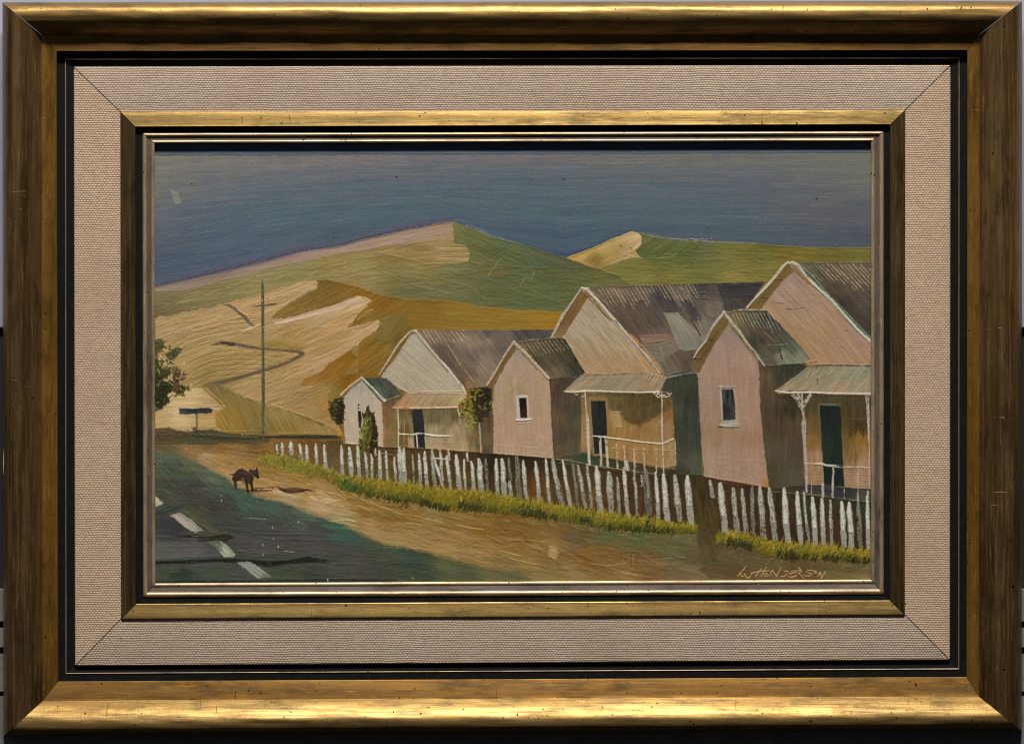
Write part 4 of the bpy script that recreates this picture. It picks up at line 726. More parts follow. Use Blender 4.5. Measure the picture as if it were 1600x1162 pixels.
    leaves([(243, 536, 8, 7, 0), (251, 534, 6, 5, 0), (264, 543, 6, 5, 3), (275, 548, 8, 4, 0), (266, 554, 8, 5, 0), (243, 552, 7, 7, 1), (258, 564, 10, 6, 0), (245, 568, 8, 8, 1), (252, 578, 8, 7, 0), (244, 588, 8, 6, 2), (262, 574, 6, 6, 3), (274, 576, 6, 9, 3),
            (284, 582, 7, 5, 4), (282, 590, 6, 4, 4), (272, 596, 6, 8, 1), (246, 602, 10, 7, 1), (258, 606, 10, 7, 2), (246, 616, 10, 8, 2), (242, 628, 9, 8, 2), (276, 608, 9, 7, 1), (286, 606, 7, 6, 3), (292, 607, 5, 4, 4), (256, 622, 8, 6, 2), (245, 638, 5, 6, 2), (280, 617, 6, 3, 0)], 9, GC, t1, 6)
    for (x, y) in [(256, 550), (266, 590), (284, 570), (268, 616), (252, 560)]:
        leaves([(x, y, 3.5, 5, 0)], 14, [(168, 148, 104), (160, 142, 98)], field, 4.5)
    tuft(297, 606, 8, 70, 2, (184, 160, 112), 0); tuft(300, 612, 6, 120, 2, (184, 160, 112), 0)
    sh = part('painted_shrub', 0, 'dark round shrub behind the smallest cottage')
    region([(516, 628), (524, 622), (535, 620), (538, 640), (536, 664), (528, 664), (519, 655), (515, 640)], [(524, 640, (58, 50, 28)), (532, 640, (40, 34, 20))], sh, 80, fe=3, wob=3)
    leaves([(526, 642, 8, 14, 0), (530, 632, 6, 10, 1), (521, 640, 5, 10, 0), (531, 652, 5, 9, 1), (517, 630, 3, 4, 2), (532, 624, 3, 5, 0), (532, 664, 2, 5, 3)], 16, [(52, 46, 26), (40, 36, 20), (76, 66, 34), (104, 98, 44)], sh, 5)
    line([(522, 660), (530, 676), (534, 684)], [3, 9, 6], (176, 116, 48), 0, dry=0.3, op=0.8)
    t2 = part('painted_shrub', 0, 'pointed cypress against the cream gable wall')
    region([(574, 635), (578, 642), (584, 646), (588, 664), (591, 680), (588, 706), (563, 706), (560, 690), (566, 672), (568, 650)], [(583, 660, (44, 34, 24)), (584, 690, (46, 36, 26)), (568, 690, (104, 98, 42)), (570, 660, (92, 92, 38))], t2, 88, fe=2, wob=1.5)
    leaves([(575, 641, 2.5, 5, 0), (582, 652, 4, 8, 0), (584, 668, 5, 10, 0), (585, 686, 5, 12, 0), (572, 650, 3, 6, 1), (570, 662, 4, 9, 2), (568, 676, 6, 9, 2), (566, 688, 5, 7, 2), (569, 698, 7, 8, 1), (581, 700, 7, 8, 0), (568, 649, 2, 4, 0)], 16, [(42, 32, 22), (80, 70, 34), (132, 130, 52)], t2, 5, 80)
    t3 = part('painted_tree', 0, 'two toned green tree on a thin trunk between two cottages')
    region([(735, 606), (768, 606), (768, 640), (758, 652), (750, 660), (740, 655), (738, 630)], [(742, 615, (44, 44, 24)), (758, 615, (36, 38, 26)), (755, 645, (54, 44, 28))], t3, 60, fe=3, wob=2)
    leaves([(752, 613, 12, 7, 0), (760, 625, 7, 12, 0), (750, 635, 9, 10, 1), (757, 644, 8, 8, 1), (745, 645, 7, 9, 1), (743, 611, 5, 7, 2), (742, 620, 4, 5, 3), (728, 629, 9, 5, 2), (722, 628, 6, 3, 3), (731, 640, 7, 6, 2), (725, 646, 5, 5, 3), (733, 653, 7, 6, 2), (739, 660, 7, 6, 3), (735, 666, 4, 5, 2), (746, 654, 5, 6, 1)],
           15, [(36, 34, 20), (54, 46, 28), (114, 110, 44), (134, 126, 60)], t3, 6)
    line([(749, 662), (750, 680), (751.5, 707)], [1.8, 2, 2], (178, 148, 116), part('trunk', t3, 'thin pale trunk'), dry=0.12, h=0.4)
    line([(743, 602), (745, 612)], 1.6, (96, 90, 38), 0, dry=0.3)

    # ---- sign, pole, dog
    sg = part('painted_signboard', 0, 'flat grey signboard on one post beside the left tree')
    line([(307.3, 645), (308, 660), (307.5, 672)], [3.4, 3, 3.6], (104, 98, 78), part('post', sg), dry=0.1)
    region([(279.7, 637.5), (305, 637.8), (327, 636.8), (333, 639), (331, 644.7), (307, 646.5), (280, 646.5)], [(290, 642, (58, 62, 66)), (325, 641, (54, 52, 54)), (300, 645, (48, 50, 52))], sg, 2, fe=1.5, wob=0.9)
    line([(281, 638), (305, 638.5), (325, 637)], 1.0, (96, 100, 104), 0, dry=0.3); line([(330, 638), (342, 642)], 1.6, (150, 132, 96), 0, dry=0.4); line([(304, 668), (307, 674), (312, 672)], 3, (58, 60, 44), 0, dry=0.2)
    pl = part('painted_pole', 0, 'tall grey green power pole crossing the slope')
    line([(410, 436), (410.5, 445), (410.6, 500), (411, 560), (411.5, 600), (411, 650), (411.5, 690)], [1.5, 4.2, 4.6, 4, 5.2, 4.4, 2.2], (82, 84, 66), pl, dry=0.08, h=0.45)
    line([(411.8, 450), (412, 560), (412.8, 640)], 1.1, (52, 50, 44), 0, dry=0.35); line([(409.6, 520), (410, 600)], 1.1, (118, 108, 84), 0, dry=0.4)
    line([(394, 478), (405, 477), (412, 476.5), (424, 475), (432, 474.5)], [1, 2, 2.2, 3, 1.4], (84, 84, 62), part('crossarm', pl), dry=0.1, h=0.4); line([(420, 474), (418, 466)], 1.2, (96, 84, 60), 0, dry=0.2)
    dog = part('painted_dog', 0, 'small dark brown dog trotting beside the road')
    shd = part('dog_shadow', dog, 'long reddish brown shadow on the dirt')
    line([(384, 766), (392, 767), (398, 765), (412, 764)], [2.4, 3, 3, 2.4], (80, 54, 42), shd, dry=0.1, h=0.15, fe=1.5)
    line([(398, 762), (415, 762), (432, 761), (445, 764), (465, 763), (492, 767)], [1.5, 2, 3, 4, 3, 1.4], (92, 60, 40), shd, dry=0.2, h=0.15, fe=1.5)
    line([(397, 767), (412, 766), (425, 766)], [2, 2.6, 1.5], (86, 56, 40), shd, dry=0.15, h=0.15, fe=1.5)
    line([(437, 764), (450, 768), (460, 768), (480, 765), (488, 767)], [2, 6, 5, 3, 1], (72, 44, 32), shd, dry=0.15, h=0.15, fe=1.5)
    line([(403, 764.3), (425, 763.5)], 1.6, (190, 150, 116), 0, dry=0.2)
    DG = (52, 40, 32)
    line([(359, 740), (365, 741.5), (370, 740)], [1.2, 1.8, 3], DG, dog, dry=0, h=0.3)
    region([(366, 740), (371, 734), (378, 731.5), (385, 734.5), (389, 738.5), (395, 741), (397, 746), (395, 752), (391, 756), (386, 755), (381, 751), (374, 750), (370, 751), (365, 753), (364, 746)], [(375, 737, (52, 40, 34)), (385, 745, (82, 64, 42)), (392, 748, (46, 38, 32)), (368, 745, (44, 34, 28))], dog, 50, fe=1.4, wob=0.8)
    line([(371, 741), (380, 742), (390, 746)], 10, (60, 46, 36), dog, dry=0, h=0.3); line([(366, 747), (368, 754), (369, 763)], [7, 4, 2.6], DG, dog, dry=0, h=0.3); line([(379, 748), (381, 755)], [3, 1.6], (110, 82, 58), dog, dry=0.1)
    line([(385, 751), (386, 760), (387.5, 768)], [5, 3.6, 4.6], DG, dog, dry=0, h=0.3); line([(392, 750), (393, 758), (395, 766)], [6, 4, 3.6], DG, dog, dry=0, h=0.3)
    region([(389, 734), (391, 731), (394, 733.5), (400, 733), (401.5, 729), (403, 735), (404, 741), (406, 745), (404, 748), (399, 745), (394, 743), (390, 740)], [(392, 736, (72, 58, 46)), (400, 738, (40, 34, 34)), (404, 745, (36, 30, 28)), (396, 742, (84, 64, 48))], dog, 40, fe=1.2, wob=0.5)
    line([(398, 733.5), (400, 732)], 1, (120, 110, 108), 0, dry=0)
    line([(371, 762.5), (382, 763)], 1.2, (56, 50, 42), shd, dry=0.2)

    # ---- pickets
    PKS = [(432.6, 694.4, 433.5, 709, 3, 0), (441, 692.5, 442, 713, 4.5, 0), (454, 691.6, 456, 709, 7, 0), (468, 695, 471, 718, 5, 0), (478.6, 696, 480.5, 728, 5, 0), (493.6, 694.4, 495, 727, 4.5, 0), (506.7, 696, 509.5, 738, 5.5, 0),
           (533.4, 696.6, 535.3, 743, 5, 0), (545.6, 699.5, 550.3, 745, 6.5, 0), (558.4, 697.6, 562, 748, 6, 0), (570.4, 707, 574.7, 747, 4.5, 0), (580.4, 710.7, 582.2, 749, 4, 0), (586.5, 701.3, 587, 712.6, 2.5, 0), (592.5, 705, 594, 750, 5.5, 0),
           (603.4, 705, 605.3, 752, 4, 0), (616, 714.5, 618.3, 754, 3.5, 0), (623.5, 700.4, 627, 756, 7, 0), (630, 701.3, 633, 757, 6, 0), (644.7, 710.7, 647, 758, 3, 1), (654.4, 708.8, 657.3, 760, 5, 0), (663.5, 706, 667.2, 761, 5.5, 0),
           (675, 703, 679.8, 764, 6, 1), (678.9, 717, 693, 763, 4.5, 0), (688.2, 705, 691, 750, 5, 0), (697.6, 712.6, 704.2, 763, 5, 0), (700.4, 703, 702.3, 718, 4, 0), (712.6, 711.6, 718.2, 763, 7, 0), (724.8, 718, 727.6, 765, 4, 0),
           (729.5, 707.9, 731, 720, 3.5, 0), (737, 722, 740.8, 768, 5.5, 0), (748.3, 718, 752, 768, 8, 0), (759.5, 718, 761.4, 767, 5, 2), (774.9, 718, 777.4, 771, 6, 0), (784.9, 718, 787.7, 773, 8, 0), (796, 752, 799, 775, 6, 1),
           (794.7, 716, 798.4, 750, 4, 2), (807.8, 714.4, 810.6, 776, 8, 2), (817.2, 720, 822.8, 780, 6, 0), (837, 722, 843.5, 789, 6, 0), (852.8, 717, 859.4, 789, 5, 0), (864, 718, 878, 791, 8, 1), (879, 720, 891.3, 792, 5, 0),
           (894, 722, 902.6, 790, 5, 2), (903.5, 727.6, 914.8, 792, 5.5, 1), (917.6, 725.7, 925, 793, 4.5, 1), (931.6, 729.5, 939, 801, 8, 0), (951.3, 738.8, 955, 800, 9, 1), (964.5, 746.4, 968, 801, 4.5, 1), (974.8, 731.3, 980.4, 804, 6, 0),
           (990.7, 735, 996.4, 806, 4.5, 1), (1002, 742.6, 1003, 759.5, 3, 1), (1008.6, 735, 1014, 802, 9, 2), (1024.5, 738.8, 1029, 813, 6, 0), (1036.7, 741.7, 1044, 823, 8, 0), (1054.5, 743.5, 1062, 812, 9, 1), (1073.3, 744.5, 1080, 817, 9, 0),
           (1109.4, 751.3, 1113, 775.6, 6, 1), (1125.3, 756, 1132.8, 834, 10, 0), (1146, 763.4, 1151.6, 832, 8, 1), (1160, 764.4, 1165.7, 833, 6.5, 1), (1175, 760.6, 1177, 833, 6, 2), (1187.3, 761.6, 1193, 840, 9, 1), (1202.3, 763.4, 1211.7, 848, 8, 1),
           (1224.8, 764.4, 1231.3, 850, 9, 0), (1245.4, 769, 1251, 849, 8, 0), (1255.7, 769, 1263.2, 851, 5, 1), (1269.8, 777.5, 1274.5, 853, 8, 0), (1283.9, 779.4, 1286.7, 849, 6.5, 0), (1297.4, 782.2, 1299.8, 852, 5, 1), (1315.4, 785, 1318.6, 853, 8, 0),
           (1326.6, 786, 1330.8, 857, 8, 0), (1341, 785, 1344, 852, 7, 2), (1355, 776, 1357, 857, 6, 0)]
    pr = np.random.RandomState(11)
    for (x, y, x2, y2, w_, k) in PKS:
        pid = part('picket', fence)
        c = [(171, 168, 155), (150, 148, 132), (114, 110, 94)][k]
        n = 6; q = []; ww = []
        for i in range(n):
            t = i / (n - 1)
            q.append((x + (x2 - x) * t + pr.normal(0, 0.35), y + (y2 - y) * t))
            ww.append(w_ * 1.1 * (0.55 if i == 0 else pr.uniform(0.85, 1.1)) * (0.93 if i == n - 1 else 1))
        line(q, ww, tuple(np.array(c) * 0.86), pid, dry=0.04 + 0.1 * k, h=0.45, wob=0.6)
        line([(a - 0.3, b) for a, b in q[:4]], [v * 0.66 for v in ww[:4]], tuple(np.array(c) * 1.12), 0, dry=0.2 + 0.1 * k, h=0.6, wob=0.5)
        for i in range(int((y2 - y) / 9) if w_ > 4 else 0):           # the dark under-paint showing through the dry brush
            yy = y + (y2 - y) * pr.uniform(0.25, 1); xx = x + (x2 - x) * (yy - y) / (y2 - y)
            line([(xx - w_ * .5, yy), (xx + w_ * pr.uniform(-.1, .5), yy + pr.normal(0, .6))], 0.9, (104, 92, 76), 0, dry=0.35, op=0.5)
    gt = part('gate_rail', fence, 'white top rail of the small gate')
    line([(679, 715.5), (690, 717), (696, 717)], [2.4, 2.4, 3], (176, 172, 160), gt, dry=0.1, h=0.5)
    line([(595, 708), (620, 711)], 1.4, (120, 108, 90), 0, dry=0.45); line([(598, 716), (612, 718)], 1.6, (124, 112, 96), 0, dry=0.45)

    # ---- grass strips
    g1 = part('painted_grass', 0, 'yellow green grass under the far left end of the fence')
    GT = [(150, 140, 48), (136, 128, 40), (122, 118, 38), (108, 106, 36), (92, 94, 36), (76, 80, 36)]
    region([(404, 716), (430, 712), (480, 722), (530, 742), (528, 752), (490, 745), (450, 735), (412, 724)], [(425, 720, (132, 122, 46)), (470, 726, (116, 112, 46)), (520, 744, (116, 96, 40))], g1, 80, fe=6, wob=2)
    grass([(404, 714), (440, 710), (500, 726), (530, 740)], [(404, 726), (450, 738), (500, 750), (530, 756)], 170, [(150, 140, 50), (134, 124, 44), (108, 108, 38), (122, 100, 42), (130, 104, 44)], g1, 9, 68)
    g2 = part('painted_grass', 0, 'long bright strip of grass along the middle of the fence')
    T2 = [(528, 744), (580, 749), (640, 758), (700, 765), (760, 771), (820, 781), (880, 791), (940, 802), (1000, 808), (1050, 818), (1088, 822)]
    B2 = [(528, 762), (560, 770), (600, 778), (660, 788), (700, 797), (760, 800), (820, 803), (880, 814), (930, 822), (1000, 830), (1040, 832), (1088, 832)]
    region(T2 + B2[::-1], [(540, 755, (96, 112, 44)), (600, 760, (128, 118, 36)), (640, 775, (112, 104, 30)), (700, 775, (132, 116, 34)), (780, 785, (124, 112, 32)), (560, 768, (66, 72, 36)), (640, 785, (62, 62, 30)), (760, 798, (70, 68, 28)), (830, 798, (72, 78, 32)), (860, 795, (130, 118, 36)), (900, 808, (98, 98, 34)), (950, 815, (112, 106, 38)), (1000, 820, (100, 100, 38)), (1060, 824, (110, 102, 38)), (1000, 830, (56, 70, 32))], g2, 75, fe=4, wob=2)
    grass(T2, B2, 1500, GT, g2, 9, 66)
    for (a, b, c, d, n) in [(560, 768, 640, 785, 60), (655, 782, 700, 794, 80), (716, 786, 750, 794, 50), (815, 798, 870, 806, 60), (905, 808, 925, 816, 24), (940, 822, 1060, 829, 90), (1008, 812, 1022, 826, 18)]:
        for i in range(n):
            t = rng.rand(); tuft(a + (c - a) * t, b + (d - b) * t + rng.normal(0, 2.5) + 3, 6, 62 + rng.normal(0, 16), 2, [(44, 50, 26), (52, 62, 30), (62, 60, 28)][rng.randint(3)], g2)
    for i in range(30):
        t = rng.rand(); tuft(530 + 24 * t, 748 + 16 * t + rng.normal(0, 3), 8, 60 + rng.normal(0, 20), 2.4, [(56, 92, 48), (70, 100, 48), (44, 78, 44)][rng.randint(3)], g2)
    for i in range(260):
        x = rng.uniform(530, 1086); tuft(x, np.interp(x, [p_[0] for p_ in T2], [p_[1] for p_ in T2]) + rng.uniform(-1, 8), rng.uniform(5, 11), 66 + rng.normal(0, 14), 1.4, [(158, 144, 44), (146, 132, 40), (134, 130, 46)][rng.randint(3)], g2)
    daubs([(560, 770), (640, 786), (700, 798), (780, 803), (880, 812), (930, 824), (1040, 834), (1085, 834), (1080, 842), (900, 830), (760, 810), (640, 800), (560, 780)], 150, 12, 2.6, 20, 20, 0.1, [(112, 100, 50), (120, 100, 52), (98, 94, 48), (128, 102, 52)], op=0.6)
    g3 = part('painted_grass', 0, 'short strip of grass under the fence at the right')
    T3 = [(1118, 834), (1150, 832), (1180, 838), (1200, 844), (1240, 850), (1300, 854), (1366, 862)]
    B3 = [(1118, 848), (1170, 850), (1190, 866), (1220, 872), (1270, 872), (1320, 874), (1366, 878)]
    region(T3 + B3[::-1], [(1140, 838, (122, 110, 34)), (1160, 848, (60, 62, 30)), (1200, 855, (128, 110, 30)), (1230, 865, (70, 72, 34)), (1280, 858, (122, 110, 42)), (1350, 866, (112, 102, 40)), (1320, 872, (66, 70, 34))], g3, 70, fe=4, wob=2)
    grass(T3, B3, 520, GT[:5], g3, 10, 58)
    for (a, b, c, d, n) in [(1135, 846, 1175, 856, 60), (1214, 864, 1245, 870, 46), (1286, 870, 1310, 874, 24), (1322, 872, 1358, 878, 30), (1245, 870, 1290, 872, 20)]:
        for i in range(n):
            t = rng.rand(); tuft(a + (c - a) * t, b + (d - b) * t + rng.normal(0, 2.5) + 2, 7, 68 + rng.normal(0, 16), 2, [(44, 40, 22), (54, 60, 30), (50, 50, 26)][rng.randint(3)], g3)
    for i in range(90):
        x = rng.uniform(1120, 1362); tuft(x, np.interp(x, [p_[0] for p_ in T3], [p_[1] for p_ in T3]) + rng.uniform(0, 8), rng.uniform(6, 12), 58 + rng.normal(0, 12), 1.4, [(156, 138, 44), (142, 128, 44)][rng.randint(2)], g3)
    daubs([(1120, 856), (1180, 860), (1240, 876), (1300, 878), (1362, 884), (1362, 895), (1240, 888), (1140, 876)], 90, 16, 2.2, -50, 25, 0.12, [(84, 84, 42), (92, 82, 46), (74, 72, 38)])

    # ---- signature
    sig = part('signature', 0, 'thin cream brushed signature in the lower right corner')

    def st(*q, w=1.15):
        line([(1140 + a / 10, 870 + b / 10) for a, b in q], w, (190, 160, 104), sig, dry=0.05, h=0.5, wob=0.15, fe=0.9)
    st((125, 295), (180, 235), (255, 155)); st((175, 245), (172, 285), (205, 300), (238, 288), (246, 266), (228, 262)); st((255, 300), (270, 326), (300, 326), (332, 290), (350, 262)); st((330, 250), (400, 240), (470, 226), (545, 214))
    st((495, 185), (450, 240), (410, 300)); st((580, 155), (530, 230), (490, 300)); st((556, 222), (625, 212)); st((535, 262), (590, 256)); st((525, 300), (605, 290))
    st((625, 295), (668, 208), (735, 300), (770, 230), (805, 170)); st((850, 226), (900, 218), (917, 238), (885, 283), (840, 305), (805, 296)); st((918, 296), (930, 296), w=1.5)
    st((970, 224), (1045, 212)); st((945, 263), (990, 250), (1035, 236), w=1.5); st((945, 315), (1000, 305), (1050, 290), w=1.4)
    st((1078, 160), (1088, 180), (1108, 186)); st((1050, 214), (1118, 205), (1126, 220), (1075, 252), (1120, 295), (1168, 338))
    st((1300, 208), (1220, 205), (1196, 230), (1240, 248), (1282, 262), (1266, 292), (1215, 296), (1172, 290), w=1.3)
    st((1322, 222), (1340, 215), (1355, 228), (1348, 248), (1325, 250), (1316, 236), (1322, 222)); st((1370, 305), (1416, 238), (1432, 332), (1465, 280), (1495, 226), w=1.3)
    # glaze: the last colour corrections laid over whole passages
    def under(root):
        ks = [k for k in range(1, len(PARTS)) if k == root or PARTS[k][1] == root]
        return np.isin(PID, ks)
    for root, mul, add in ((sky, (1, 1, 1), (3, 3, -4)), (field, (1, 1, 1), (5, 2, 1)), (ridge, (1, 1, 1), (-5, -3, -5)), (hill1, (1, 1, 1), (6, 0, 2)), (hill2, (1, 1, 1), (3, 1, 2)), (c2, (.97, .96, .95), (0, 0, 0)), (c3, (.94, .93, .935), (0, 0, 0)), (c1, (1.02, 1.01, 1.02), (0, 0, 0)),
                           (road, (1, 1, 1), (12, 9, 7)), (verge, (1, 1.02, 1.05), (6, 5, 5)), (g2, (.95, .90, .80), (3, 3, 3)), (g3, (.95, .90, .80), (3, 3, 3))):
        m = under(root)[..., None]
        COL[...] = np.where(m, COL * np.array(mul, np.float32) + np.array(add, np.float32) / 255, COL)
    m = (PID == fence)[..., None]
    COL[...] = np.where(m, COL * np.array((1.0, 1.01, .84), np.float32), COL)
    ks = [k for k in range(1, len(PARTS)) if PARTS[k][0] in ('side_wall', 'verandah_roof', 'roof', 'window_sill', 'door') and not (PARTS[k][1] == c1 and PARTS[k][0] == 'verandah_roof')]
    m = np.isin(PID, ks)[..., None]
    lum = COL.mean(axis=2, keepdims=True) * np.array((1.03, 1.0, .93), np.float32)
    COL[...] = np.where(m, COL * 0.68 + lum * 0.32, COL)
    m = np.isin(PID, [k for k in range(1, len(PARTS)) if PARTS[k][0] == 'verandah_roof'])[..., None]
    COL[...] = np.where(m, COL * np.array((1.07, 1.03, .97), np.float32), COL)
    m = (np.isin(PID, [c2, c3]))[..., None]
    COL[...] = np.where(m, COL * 0.86 + COL.mean(axis=2, keepdims=True) * 0.14 * np.array((1.04, 1.0, .96), np.float32), COL)
    m = np.isin(PID, [k for k in range(1, len(PARTS)) if PARTS[k][0] == 'roof'])[..., None]
    COL[...] = np.where(m, COL * np.array((1.09, 1.04, .97), np.float32), COL)
    # faint canvas-board tooth over everything
    X, Y = np.meshgrid(gx, gy)
    COL[...] = COL + (0.010 * vnoise(X / 1.1, Y / 1.1, 91) + 0.012 * vnoise(X / 3, Y / 1.3, 95))[..., None]
    HGT[...] = HGT + 0.055 * vnoise(X / 1.5, Y / 1.5, 92)
    np.clip(COL, 0.02, 0.98, out=COL)


# ---------------------------------------------------------------- helpers
def P(px, py, h=0.0):
    """The place at height h (drawing units) in front of the painted surface."""
    k = (DIST - h * PX) / DIST
    return ((px - 800) * PX * k, -h * PX, (581 - py) * PX * k)


def link(o, parent=None):
    scene.collection.objects.link(o)
    if parent is not None:
        o.parent = parent
    return o


def empty(name, label, cat, loc=(0, 0, 0)):
    o = bpy.data.objects.new(name, None); link(o); o.location = loc
    o.empty_display_size = 0.02
    o['label'] = label; o['category'] = cat
    return o


def mesh_obj(name, verts, faces, mat, parent=None, smooth=False, label=None):
    me = bpy.data.meshes.new(name)
    me.from_pydata(verts, [], faces); me.materials.append(mat)
    if smooth:
        me.polygons.foreach_set('use_smooth', [True] * len(me.polygons))
    me.update()
    o = bpy.data.objects.new(name, me)
    if label:
        o['label'] = label
    return link(o, parent)


class N:
    def __init__(self, name):
        self.m = bpy.data.materials.new(name); self.m.use_nodes = True
        self.t = self.m.node_tree; self.b = self.t.nodes['Principled BSDF']

    def n(self, typ, **kw):
        x = self.t.nodes.new(typ)
        for k, v in kw.items():
            if k.startswith('i_'):
                x.inputs[k[2:].replace('_', ' ')].default_value = v
            else:
                setattr(x, k, v)
        return x

    def l(self, a, b):
        self.t.links.new(a, b)

    def math(self, op, a, b=None, c=None):
        x = self.n('ShaderNodeMath', operation=op)
        for i, q in enumerate((a, b, c)):
            if q is None:
                continue
            if isinstance(q, (int, float)):
                x.inputs[i].default_value = q
            else:
                self.l(q, x.inputs[i])
        return x.outputs[0]

    def noise(self, vec, scale, detail=3, rough=0.55, dist=0.0):
        x = self.n('ShaderNodeTexNoise'); x.inputs['Scale'].default_value = scale; x.inputs['Detail'].default_value = detail
        x.inputs['Roughness'].default_value = rough; x.inputs['Distortion'].default_value = dist
        self.l(vec, x.inputs['Vector']); return x.outputs['Fac']

    def map(self, vec, scale=(1, 1, 1), loc=(0, 0, 0)):
        x = self.n('ShaderNodeMapping'); x.inputs['Scale'].default_value = scale; x.inputs['Location'].default_value = loc
        self.l(vec, x.inputs['Vector']); return x.outputs[0]

    def ramp(self, fac, stops):
        x = self.n('ShaderNodeValToRGB'); r = x.color_ramp
        while len(r.elements) < len(stops):
            r.elements.new(0.5)
        for e, (p, c) in zip(r.elements, stops):
            e.position = p
            if not isinstance(c, tuple):
                c = (c, c, c)
            e.color = c + (1,) if len(c) == 3 else c
        self.l(fac, x.inputs[0]); return x.outputs[0]

    def mix(self, fac, a, b, mode='MIX'):
        x = self.n('ShaderNodeMix', data_type='RGBA', blend_type=mode)
        for s, q in ((0, fac), (6, a), (7, b)):
            if isinstance(q, (int, float)):
                x.inputs[s].default_value = q
            elif isinstance(q, tuple):
                x.inputs[s].default_value = q + (1,)
            else:
                self.l(q, x.inputs[s])
        return x.outputs[2]

    def bump(self, h, strength, dist):
        x = self.n('ShaderNodeBump'); x.inputs['Strength'].default_value = strength; x.inputs['Distance'].default_value = dist
        self.l(h, x.inputs['Height']); self.l(x.outputs[0], self.b.inputs['Normal']); return x.outputs[0]

    def set(self, **kw):
        for k, v in kw.items():
            self.b.inputs[k.replace('_', ' ')].default_value = v


def gold_mat(name, axis, base, dark, orange, rough=0.34, aniso=0.75, metal=0.9, wear=0.5, worn=False):
    """Bronze leaf rubbed along the moulding: grain and sheen run along axis ('X' or 'Z')."""
    g = N(name)
    co = g.n('ShaderNodeTexCoord').outputs['Object']

    def st(al, ac, loc=(0, 0, 0)):
        return g.map(co, (al, ac * 0.5, ac) if axis == 'X' else (ac, ac * 0.5, al), loc)
    grain = g.noise(st(16, 620), 1.0, 5, 0.66)
    grain2 = g.noise(st(60, 900, (3, 1, 8)), 1.0, 3, 0.6)
    band = g.noise(st(3.2, 110, (3, 1, 7)), 1.0, 5, 0.62)
    blot = g.noise(g.map(co, (1, 1, 1), (9, 2, 4)), 26, 6, 0.66)
    blot2 = g.noise(st(26, 90, (1, 7, 4)), 1.0, 5, 0.7)
    fine = g.noise(co, 1300, 3, 0.65)
    c = g.mix(g.ramp(band, [(0.34, 0.0), (0.62, 1.0)]), dark, base)
    c = g.mix(g.math('MULTIPLY', g.ramp(blot, [(0.42, 0.0), (0.66, 1.0)]), wear), c, orange)
    dirt = tuple(q * 0.22 for q in base)
    c = g.mix(g.math('MULTIPLY', g.ramp(blot2, [(0.50, 0.0), (0.66, 1.0)]), 0.72), c, dirt)
    c = g.mix(g.math('MULTIPLY', g.ramp(grain, [(0.50, 0.0), (0.66, 1.0)]), 0.72), c, dirt)
    c = g.mix(g.math('MULTIPLY', g.ramp(grain2, [(0.56, 0.0), (0.72, 1.0)]), 0.5), c, tuple(min(1, q * 1.5) for q in base))
    c = g.mix(g.math('MULTIPLY', g.ramp(fine, [(0.52, 0.0), (0.68, 1.0)]), 0.45), c, tuple(q * 0.35 for q in base))
    cr = g.noise(st(420, 34, (5, 5, 2)), 1.0, 2, 0.5, 0.6)                 # short hairline cracks across the grain
    crk = g.math('MULTIPLY', g.ramp(cr, [(0.735, 0.0), (0.75, 1.0), (0.775, 0.0)]), g.ramp(blot, [(0.45, 0.0), (0.55, 1.0)]))
    c = g.mix(g.math('MULTIPLY', crk, 0.8), c, (0.02, 0.012, 0.006))
    spk = None
    dn = g.n('ShaderNodeTexNoise'); dn.inputs['Scale'].default_value = 260; g.l(co, dn.inputs['Vector'])
    dv = g.n('ShaderNodeVectorMath', operation='MULTIPLY_ADD'); g.l(dn.outputs['Color'], dv.inputs[0]); dv.inputs[1].default_value = (0.0045,) * 3; g.l(co, dv.inputs[2])
    cd = dv.outputs[0]
    for sc_, th, rr in ((42, 0.74, 0.028), (120, 0.72, 0.065), (260, 0.80, 0.10)):
        vor = g.n('ShaderNodeTexVoronoi', feature='F1'); vor.inputs['Scale'].default_value = sc_
        g.l(g.map(cd, (1, 1, 1), (1, 5, 2)), vor.inputs['Vector'])
        k_ = g.ramp(vor.outputs['Distance'], [(rr, 1.0), (rr * 1.7, 0.0)])
        vr = g.n('ShaderNodeSeparateColor'); g.l(vor.outputs['Color'], vr.inputs[0])
        k_ = g.math('MULTIPLY', k_, g.math('GREATER_THAN', vr.outputs[0], th))
        spk = k_ if spk is None else g.math('MAXIMUM', spk, k_)
    c = g.mix(spk, c, (0.012, 0.008, 0.005))
    g.l(c, g.b.inputs['Base Color'])
    r = g.math('MULTIPLY_ADD', grain, 0.34, rough - 0.15)
    r = g.math('ADD', r, g.math('MULTIPLY', blot2, 0.16))
    g.l(r, g.b.inputs['Roughness'])
    g.l(g.math('SUBTRACT', metal, g.math('MULTIPLY', g.ramp(grain, [(0.5, 0.0), (0.72, 1.0)]), 0.5)), g.b.inputs['Metallic'])
    g.set(Anisotropic=aniso)
    tv = g.n('ShaderNodeCombineXYZ'); tv.inputs[0].default_value = 0.0 if axis == 'X' else 1.0; tv.inputs[2].default_value = 1.0 if axis == 'X' else 0.0
    g.l(tv.outputs[0], g.b.inputs['Tangent'])
    h = g.math('ADD', g.math('MULTIPLY', grain, 1.0), g.math('MULTIPLY', blot, 2.0))
    h = g.math('ADD', h, g.math('MULTIPLY', fine, 0.5))
    h = g.math('SUBTRACT', h, g.math('MULTIPLY', g.math('ADD', spk, crk), 0.8))
    g.bump(h, 0.55, 0.00022)
    return g.m


